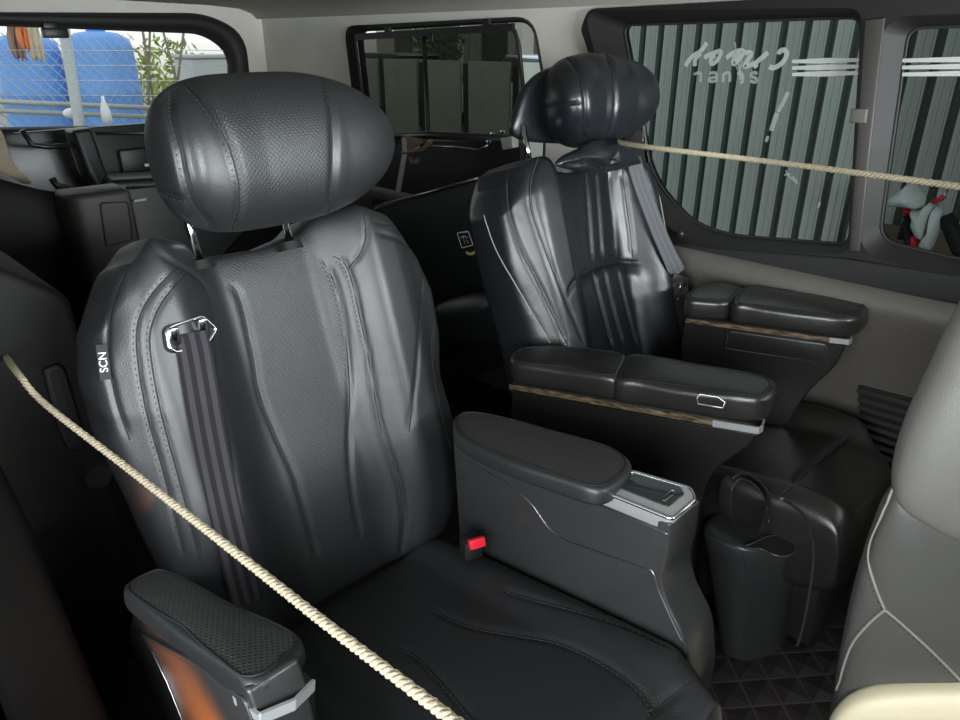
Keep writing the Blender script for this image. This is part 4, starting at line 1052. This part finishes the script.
fl = [dz(A0.lerp(B0, .29), .068)+V((-.004, -.004, 0)), dz(B0, .068, -.03)+V((-.004, -.004, 0)), dz(B0, .115, -.03)+V((-.004, -.004, 0)), dz(A0.lerp(B0, .29), .115)+V((-.004, -.004, 0))]
tf = prism('tray_flap', rounded(fl, .01), w_.normalized()*.006, M['gloss_ambient'], a3, bev=.002)
tube('flap_edge', [fl[0], fl[3], fl[2], fl[1]], .0012, M['piping'], a3, 6)
# neck cushion
nc = inflate('neck_cushion', [at(x, y, Y=1.015) for x, y in ((555, 165), (563, 156), (578, 149), (592, 140), (612, 139), (628, 147), (640, 162), (632, 165), (606, 172), (585, 173), (566, 169))], .030, .022, M['gloss'], None, p=2.2)
tag(nc, 'small creased black leather neck cushion below the headrest of the fluted seat', 'cushion')
seams(nc, [[(557, 166), (575, 166), (587, 162), (597, 168), (606, 169), (625, 166), (639, 162)], [(585, 171), (584, 164), (588, 156)], [(603, 171), (598, 164), (592, 157)], [(606, 170), (614, 160), (618, 150)]], nc, r=.001, w=.007, depth=.009)
# ================================================================== near right: grey seat
FS = thing('front_seat', (1.2, .17, .03), 'grey leather seat with pale seams cut off by the right edge of the photo', 'seat')
def atF(x, y, dd):
    nn = V((math.sin(math.radians(62)), math.cos(math.radians(62)), 0)); q = ray(x, y); return CO+q*(dd/q.dot(nn))
YF = 1.0
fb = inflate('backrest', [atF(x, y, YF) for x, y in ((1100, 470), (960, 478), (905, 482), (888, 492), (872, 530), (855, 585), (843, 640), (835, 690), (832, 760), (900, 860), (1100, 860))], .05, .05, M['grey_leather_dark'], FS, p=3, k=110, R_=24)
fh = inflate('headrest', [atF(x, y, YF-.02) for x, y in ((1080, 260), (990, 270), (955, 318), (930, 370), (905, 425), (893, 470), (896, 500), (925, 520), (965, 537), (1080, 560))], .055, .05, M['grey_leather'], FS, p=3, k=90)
sm_ = [[(893, 488), (878, 520), (868, 545), (868, 565), (876, 590), (885, 610)], [(885, 610), (865, 628), (848, 650), (836, 690)], [(885, 610), (910, 632), (935, 655), (962, 682)]]
seams(fb, sm_, FS, r=.0022, w=.006, depth=.0035, mat='pale_stitch', stitch=.004)
inflate('seat_pad', [atF(x, y, YF-.06) for x, y in ((826, 740), (838, 712), (858, 698), (890, 691), (960, 688), (1100, 690), (1100, 820), (826, 820))], .03, .05, M['cream'], FS, p=3)
# ================================================================== left rear: trim, storage box, folded seats
tp1 = thing('side_trim_panel', (.2, 1.27, 0), 'black plastic side trim with a recessed pull handle left of the near seat', 'trim panel')
YT = 1.27
pnl = [at(x, y, Y=YT) for x, y in ((-60, 262), (0, 268), (52, 288), (72, 300), (84, 345), (98, 410), (112, 470), (120, 520), (-60, 620))]
pnl[-2].z = .05; pnl[-1].z = .05
prism('panel', rounded(pnl, [0, .02, .02, .03, .02, .02, .02, 0, 0]), (0, .35, 0), M['dull'], tp1, bev=.015)
hd = [at(x, y, Y=YT-.012) for x, y in ((43, 370), (60, 364), (66, 372), (86, 440), (82, 452), (68, 450), (58, 430))]
hn = prism('pull_handle', rounded(hd, .008), (0, .014, 0), M['trim_dark'], tp1, bev=.004)
hd2 = [at(x, y, Y=YT-.015) for x, y in ((50, 374), (58, 370), (78, 440), (70, 444))]
prism('handle_shade_plate', rounded(hd2, .005), (0, .004, 0), M['seam'], hn)  # flat dark plate with the shade of the hollow painted in
bm = bmesh.new(); bmesh.ops.create_cone(bm, cap_ends=True, segments=28, radius1=.03, radius2=.022, depth=.02)
bmesh.ops.transform(bm, matrix=Matrix.Translation(at(97, 475, Y=YT-.01)) @ Matrix.Rotation(math.pi/2, 4, 'X'), verts=bm.verts); mkb('round_cap', bm, M['trim_dark'], tp1)
struct(prism('trim_5', [V((.02, .62, 0)), V((.02, 1.25, 0)), V((.02, 1.25, .86)), V((.02, .92, .70)), V((.02, .74, .45)), V((.02, .65, .2))], (.09, 0, 0), M['sill'], bev=.02))
# storage box
sb_ = thing('storage_box', (.66, 2.3, .1), 'dark plastic box with a rounded corner behind the near seat at left', 'box')
c0, c1 = at(72, 196, Y=2.1), at(131, 190, Y=2.1)
pf = rounded([V((c0.x-.01, 2.1, c0.z)), V((c1.x, 2.1, c0.z)), V((c1.x+.01, 2.24, c0.z)), V((c0.x-.01, 2.24, c0.z))], [.05, .015, .02, .02])
bm = bmesh.new(); prism_bm(bm, [p for p in pf], (0, 0, -.62), .018, 4); mkb('body', bm, M['trim_mid'], sb_)
ep = rounded([at(x, y, Y=2.098) for x, y in ((100, 203), (128, 202), (133, 240), (106, 246))], .01)
tube('embossed_frame', ep, .002, M['plastic'], sb_, 6, True)
tb2 = thing('folding_bench', (.3, 2.2, .0), 'dark folded seat back under the rear window at far left', 'folded seat')
inflate('backrest', [at(x, y, Y=2.3) for x, y in ((-60, 172), (0, 179), (40, 189), (70, 194), (80, 215), (80, 330), (40, 420), (-60, 430))], .05, .1, M['trim_dark'], tb2)
box('foot', (.52, 2.36, .10), (.10, .06, .20), M['trim_dark'], tb2, bev=.01)
dv = inflate('fabric_drape', [at(x, y, Y=2.9) for x, y in ((-6, 128), (2, 132), (10, 155), (20, 172), (32, 182), (24, 184), (12, 178), (0, 172), (-6, 170))], .012, .012, M['beige_cloth'], None)
tag(dv, 'pale beige cloth strip hanging below the rear window at far left', 'cloth')
fl_ = thing('folding_bench', (.9, 2.85, .0), 'black folded bench back leaning under the rear window', 'folded seat')
tube('strut', [at(22, 130, Y=2.95), at(32, 145, Y=2.95), at(48, 147, Y=2.95), at(75, 145, Y=2.95)], .010, M['plastic2'], fl_)
tube('hinge', [at(52, 178, Y=2.65), at(57, 186, Y=2.65), at(68, 186, Y=2.65), at(68, 196, Y=2.65)], .012, M['plastic2'], fl_)
prism('backrest', rounded([at(x, y, Y=2.9) for x, y in ((72, 131), (92, 128), (112, 186), (100, 192), (88, 175))], .012), (0, .1, 0), M['leather'], fl_, bev=.015)
bq = [at(x, y, Y=2.8) for x, y in ((112, 180), (300, 170), (300, 420), (120, 430))]; bq[2].z = bq[3].z = 0.
prism('seat', rounded(bq, .02), (0, .2, 0), M['plastic'], fl_, bev=.02)
tube('hinge_rod', [at(128, 188, Y=2.78), at(300, 172, Y=2.78)], .006, M['steel'], fl_)
box('label_tag', at(140, 200, Y=2.77), (.045, .006, .008), M['white'], fl_)
# folded jump seat along the right wall, under the sunshaded window
js = thing('jump_seat', (1.6, 1.9, .05), 'black folded jump seat with a white printed pictogram between the two captain seats', 'folded seat', None)
XJ = 1.60
pj = [at(x, y, X=XJ) for x, y in ((372, 207), (480, 176), (520, 178), (520, 330), (440, 300), (372, 300))]
pj[-1].z = .3; pj[-2].z = .3; pj[-3].z = .3
bj = prism('seat_back', rounded(pj, .015), (.12, 0, 0), M['leather'], js, bev=.012)
tube('edge_rail', [at(376, 206, X=XJ-.006), at(430, 192, X=XJ-.006), at(478, 178, X=XJ-.006)], .004, M['steel'], js)
ci = inflate('seat_pad', [at(x, y, X=XJ-.10) for x, y in ((438, 312), (448, 300), (475, 293), (500, 292), (520, 296), (520, 340), (470, 345), (440, 362))], .07, .07, M['leather'], js)
prism('lower_shelf', [at(x, y, X=XJ-.05) for x, y in ((436, 350), (520, 325), (520, 360), (436, 392))], (.10, 0, 0), M['plastic2'], js, bev=.01)
stc = [at(x, y, X=XJ-.0015) for x, y in ((457, 233), (468, 231), (473, 245), (462, 248))]
st_ = tube('printed_pictogram', rounded(stc, .004), .0016, M['white'], js, 5, True)
gs = [flat_stroke([at(x, y, X=XJ-.0016) for x, y in L], .0045) for L in (((460, 238), (464, 236), (468, 238)), ((463, 237), (465, 244)), ((466, 240), (469, 243)), ((459, 233), (467, 232)))]
mk('printed_marks', *join(*gs), M['white'], js)
mk('yellow_crescent', *flat_stroke(cat([at(x, y, X=XJ-.0016) for x, y in ((466, 252), (470, 254), (475, 252), (477, 247))], 5), .010), M['yellow'], js)
# seat latch mechanism standing behind the near headrest
lm = thing('seat_latch', at(398, 190, X=1.62), 'rusty metal latch bracket on a slanted strut right of the near headrest', 'latch')
xl = 1.58; q = lambda x, y, X=xl: at(x, y, X=X)
strip('strut', [q(398, 192), q(402, 170), q(405, 152), q(404, 138)], (0, 1, 0), .022, .005, M['galv'], lm)
prism('bracket', rounded([q(402, 136), q(408, 136), q(413, 146), q(420, 148), q(428, 139), q(429, 143), q(420, 152), q(408, 152)], .004), (.02, 0, 0), M['rust'], lm, bev=.002)
prism('claw', rounded([q(408, 156), q(413, 160), q(418, 158), q(416, 164), q(410, 163)], .003), (.012, 0, 0), M['rust'], lm)
tube('pivot', [q(402, 153), q(412, 152), q(420, 146)], .006, M['rust'], lm)
rl = thing('seat_rail', at(470, 160, X=1.7), 'black seat rail with metal clamps below the sunshaded window', 'rail')
tube('upper_rail', [at(375, 137, X=1.70), at(430, 135, X=1.70), at(515, 140, X=1.70)], .014, M['plastic2'], rl)
tube('metal_rod', [at(430, 146, X=1.70), at(455, 147, X=1.70), at(478, 150, X=1.70), at(488, 145, X=1.70)], .004, M['steel'], rl)
prism('clamp', rounded([at(x, y, X=1.68) for x, y in ((500, 138), (512, 136), (513, 148), (502, 150))], .006), (.03, 0, 0), M['galv'], rl, bev=.004)
for x, y in ((489, 142), (493, 134), (503, 132)): box('bolt', at(x, y, X=1.68), (.012, .016, .012), M['chrome'], rl, bev=.003)
prism('carrier_panel', [at(x, y, X=1.735) for x, y in ((372, 205), (380, 140), (520, 143), (520, 210))], (.02, 0, 0), M['plastic'], rl)
# bench footwell between the seats
fm = box('floor_mat', (1.27, .35, .004), (.62, .78, .012), M['mat'], bev=.004)
tag(fm, 'black quilted floor mat with diamond stitching in front of the far seat', 'floor mat')
# ================================================================== ropes
P = [at(6, 357, Y=YT-.004), at(20, 376, d=1.24), at(45, 404, d=1.2), at(130, 470, d=1.02), at(245, 560, d=.80), at(330, 627, d=.67), at(455, 722, d=.545), at(540, 790, d=.47)]
ro = mk('rope', *rope_geo(cat(P, 14), .0050), M['rope'])
tag(ro, 'beige twisted rope stretched across the near seat from the left side trim', 'rope', 'ropes')
P = [at(612, 140, Y=1.12), at(640, 146, d=1.62), at(760, 160.5, d=1.52), at(880, 176, d=1.40), at(962, 187, d=1.33), at(1100, 205, d=1.2)]
ro = mk('rope', *rope_geo(cat(P, 14), .0056, lay=.024), M['rope'])
tag(ro, 'pale twisted rope stretched from the fluted seat headrest across the right windows', 'rope', 'ropes')
# ================================================================== light: open sky through the front and side openings
w = bpy.data.worlds.new('sky'); sc.world = w; w.use_nodes = True
N, L = w.node_tree.nodes, w.node_tree.links; N.clear()
o = N.new('ShaderNodeOutputWorld'); b = N.new('ShaderNodeBackground'); tc = N.new('ShaderNodeTexCoord')
sx = N.new('ShaderNodeSeparateXYZ'); L.new(tc.outputs['Generated'], sx.inputs[0])
rp = N.new('ShaderNodeValToRGB'); e = rp.color_ramp.elements; e[0].position = 0.; e[0].color = (.30, .29, .27, 1); e[1].position = 1.; e[1].color = (.62, .78, .95, 1)
for q_, c_ in ((.48, (.55, .54, .50)), (.51, (1, .99, .95)), (.65, (.95, .98, 1.))): k_ = e.new(q_); k_.color = (*c_, 1)
mr = N.new('ShaderNodeMapRange'); mr.inputs['From Min'].default_value = -1; mr.inputs['From Max'].default_value = 1
L.new(sx.outputs['Z'], mr.inputs['Value']); L.new(mr.outputs['Result'], rp.inputs['Fac']); L.new(rp.outputs['Color'], b.inputs['Color']); L.new(b.outputs[0], o.inputs['Surface'])
b.inputs['Strength'].default_value = 1.25
sc.view_settings.view_transform = 'Standard'; sc.view_settings.look = 'None'; sc.view_settings.exposure = 0; sc.view_settings.gamma = 1
sc.view_settings.use_curve_mapping = False
sc.cycles.use_denoising = True
sc.cycles.max_bounces = 8; sc.cycles.transparent_max_bounces = 12
sc.cycles.sample_clamp_indirect = 6

def daylight(name, loc, target, sx, sy, power, c):
    l = bpy.data.lights.new(name, 'AREA'); l.shape = 'RECTANGLE'; l.size = sx; l.size_y = sy; l.energy = power; l.color = c
    o = bpy.data.objects.new(name, l); col.objects.link(o); o.location = loc
    o.rotation_euler = (V(target)-V(loc)).to_track_quat('-Z', 'Y').to_euler(); return o
daylight('windscreen_daylight', (.85, -1.65, 1.28), (.85, 1.2, .95), 1.5, .7, 190, (.90, .97, 1.))
daylight('door_daylight', (-.55, -.1, .98), (1.1, .8, .6), 1.1, .7, 40, (.92, .97, 1.))

l = bpy.data.lights.new('warm_fill_spot', 'SPOT'); l.energy = 420; l.color = (1, .27, .035); l.spot_size = math.radians(27); l.spot_blend = 1; l.shadow_soft_size = .03  # added warm spot for the orange glow on the left armrest, source unknown
o = bpy.data.objects.new('warm_fill_spot', l); col.objects.link(o); o.location = (-.03, .30, .28); o.rotation_euler = (V((.175, .585, .42))-V(o.location)).to_track_quat('-Z', 'Y').to_euler()

daylight('front_window_daylight', (2.15, -.55, 1.15), (1.1, .2, .7), .7, .5, 7, (.95, .98, 1.))
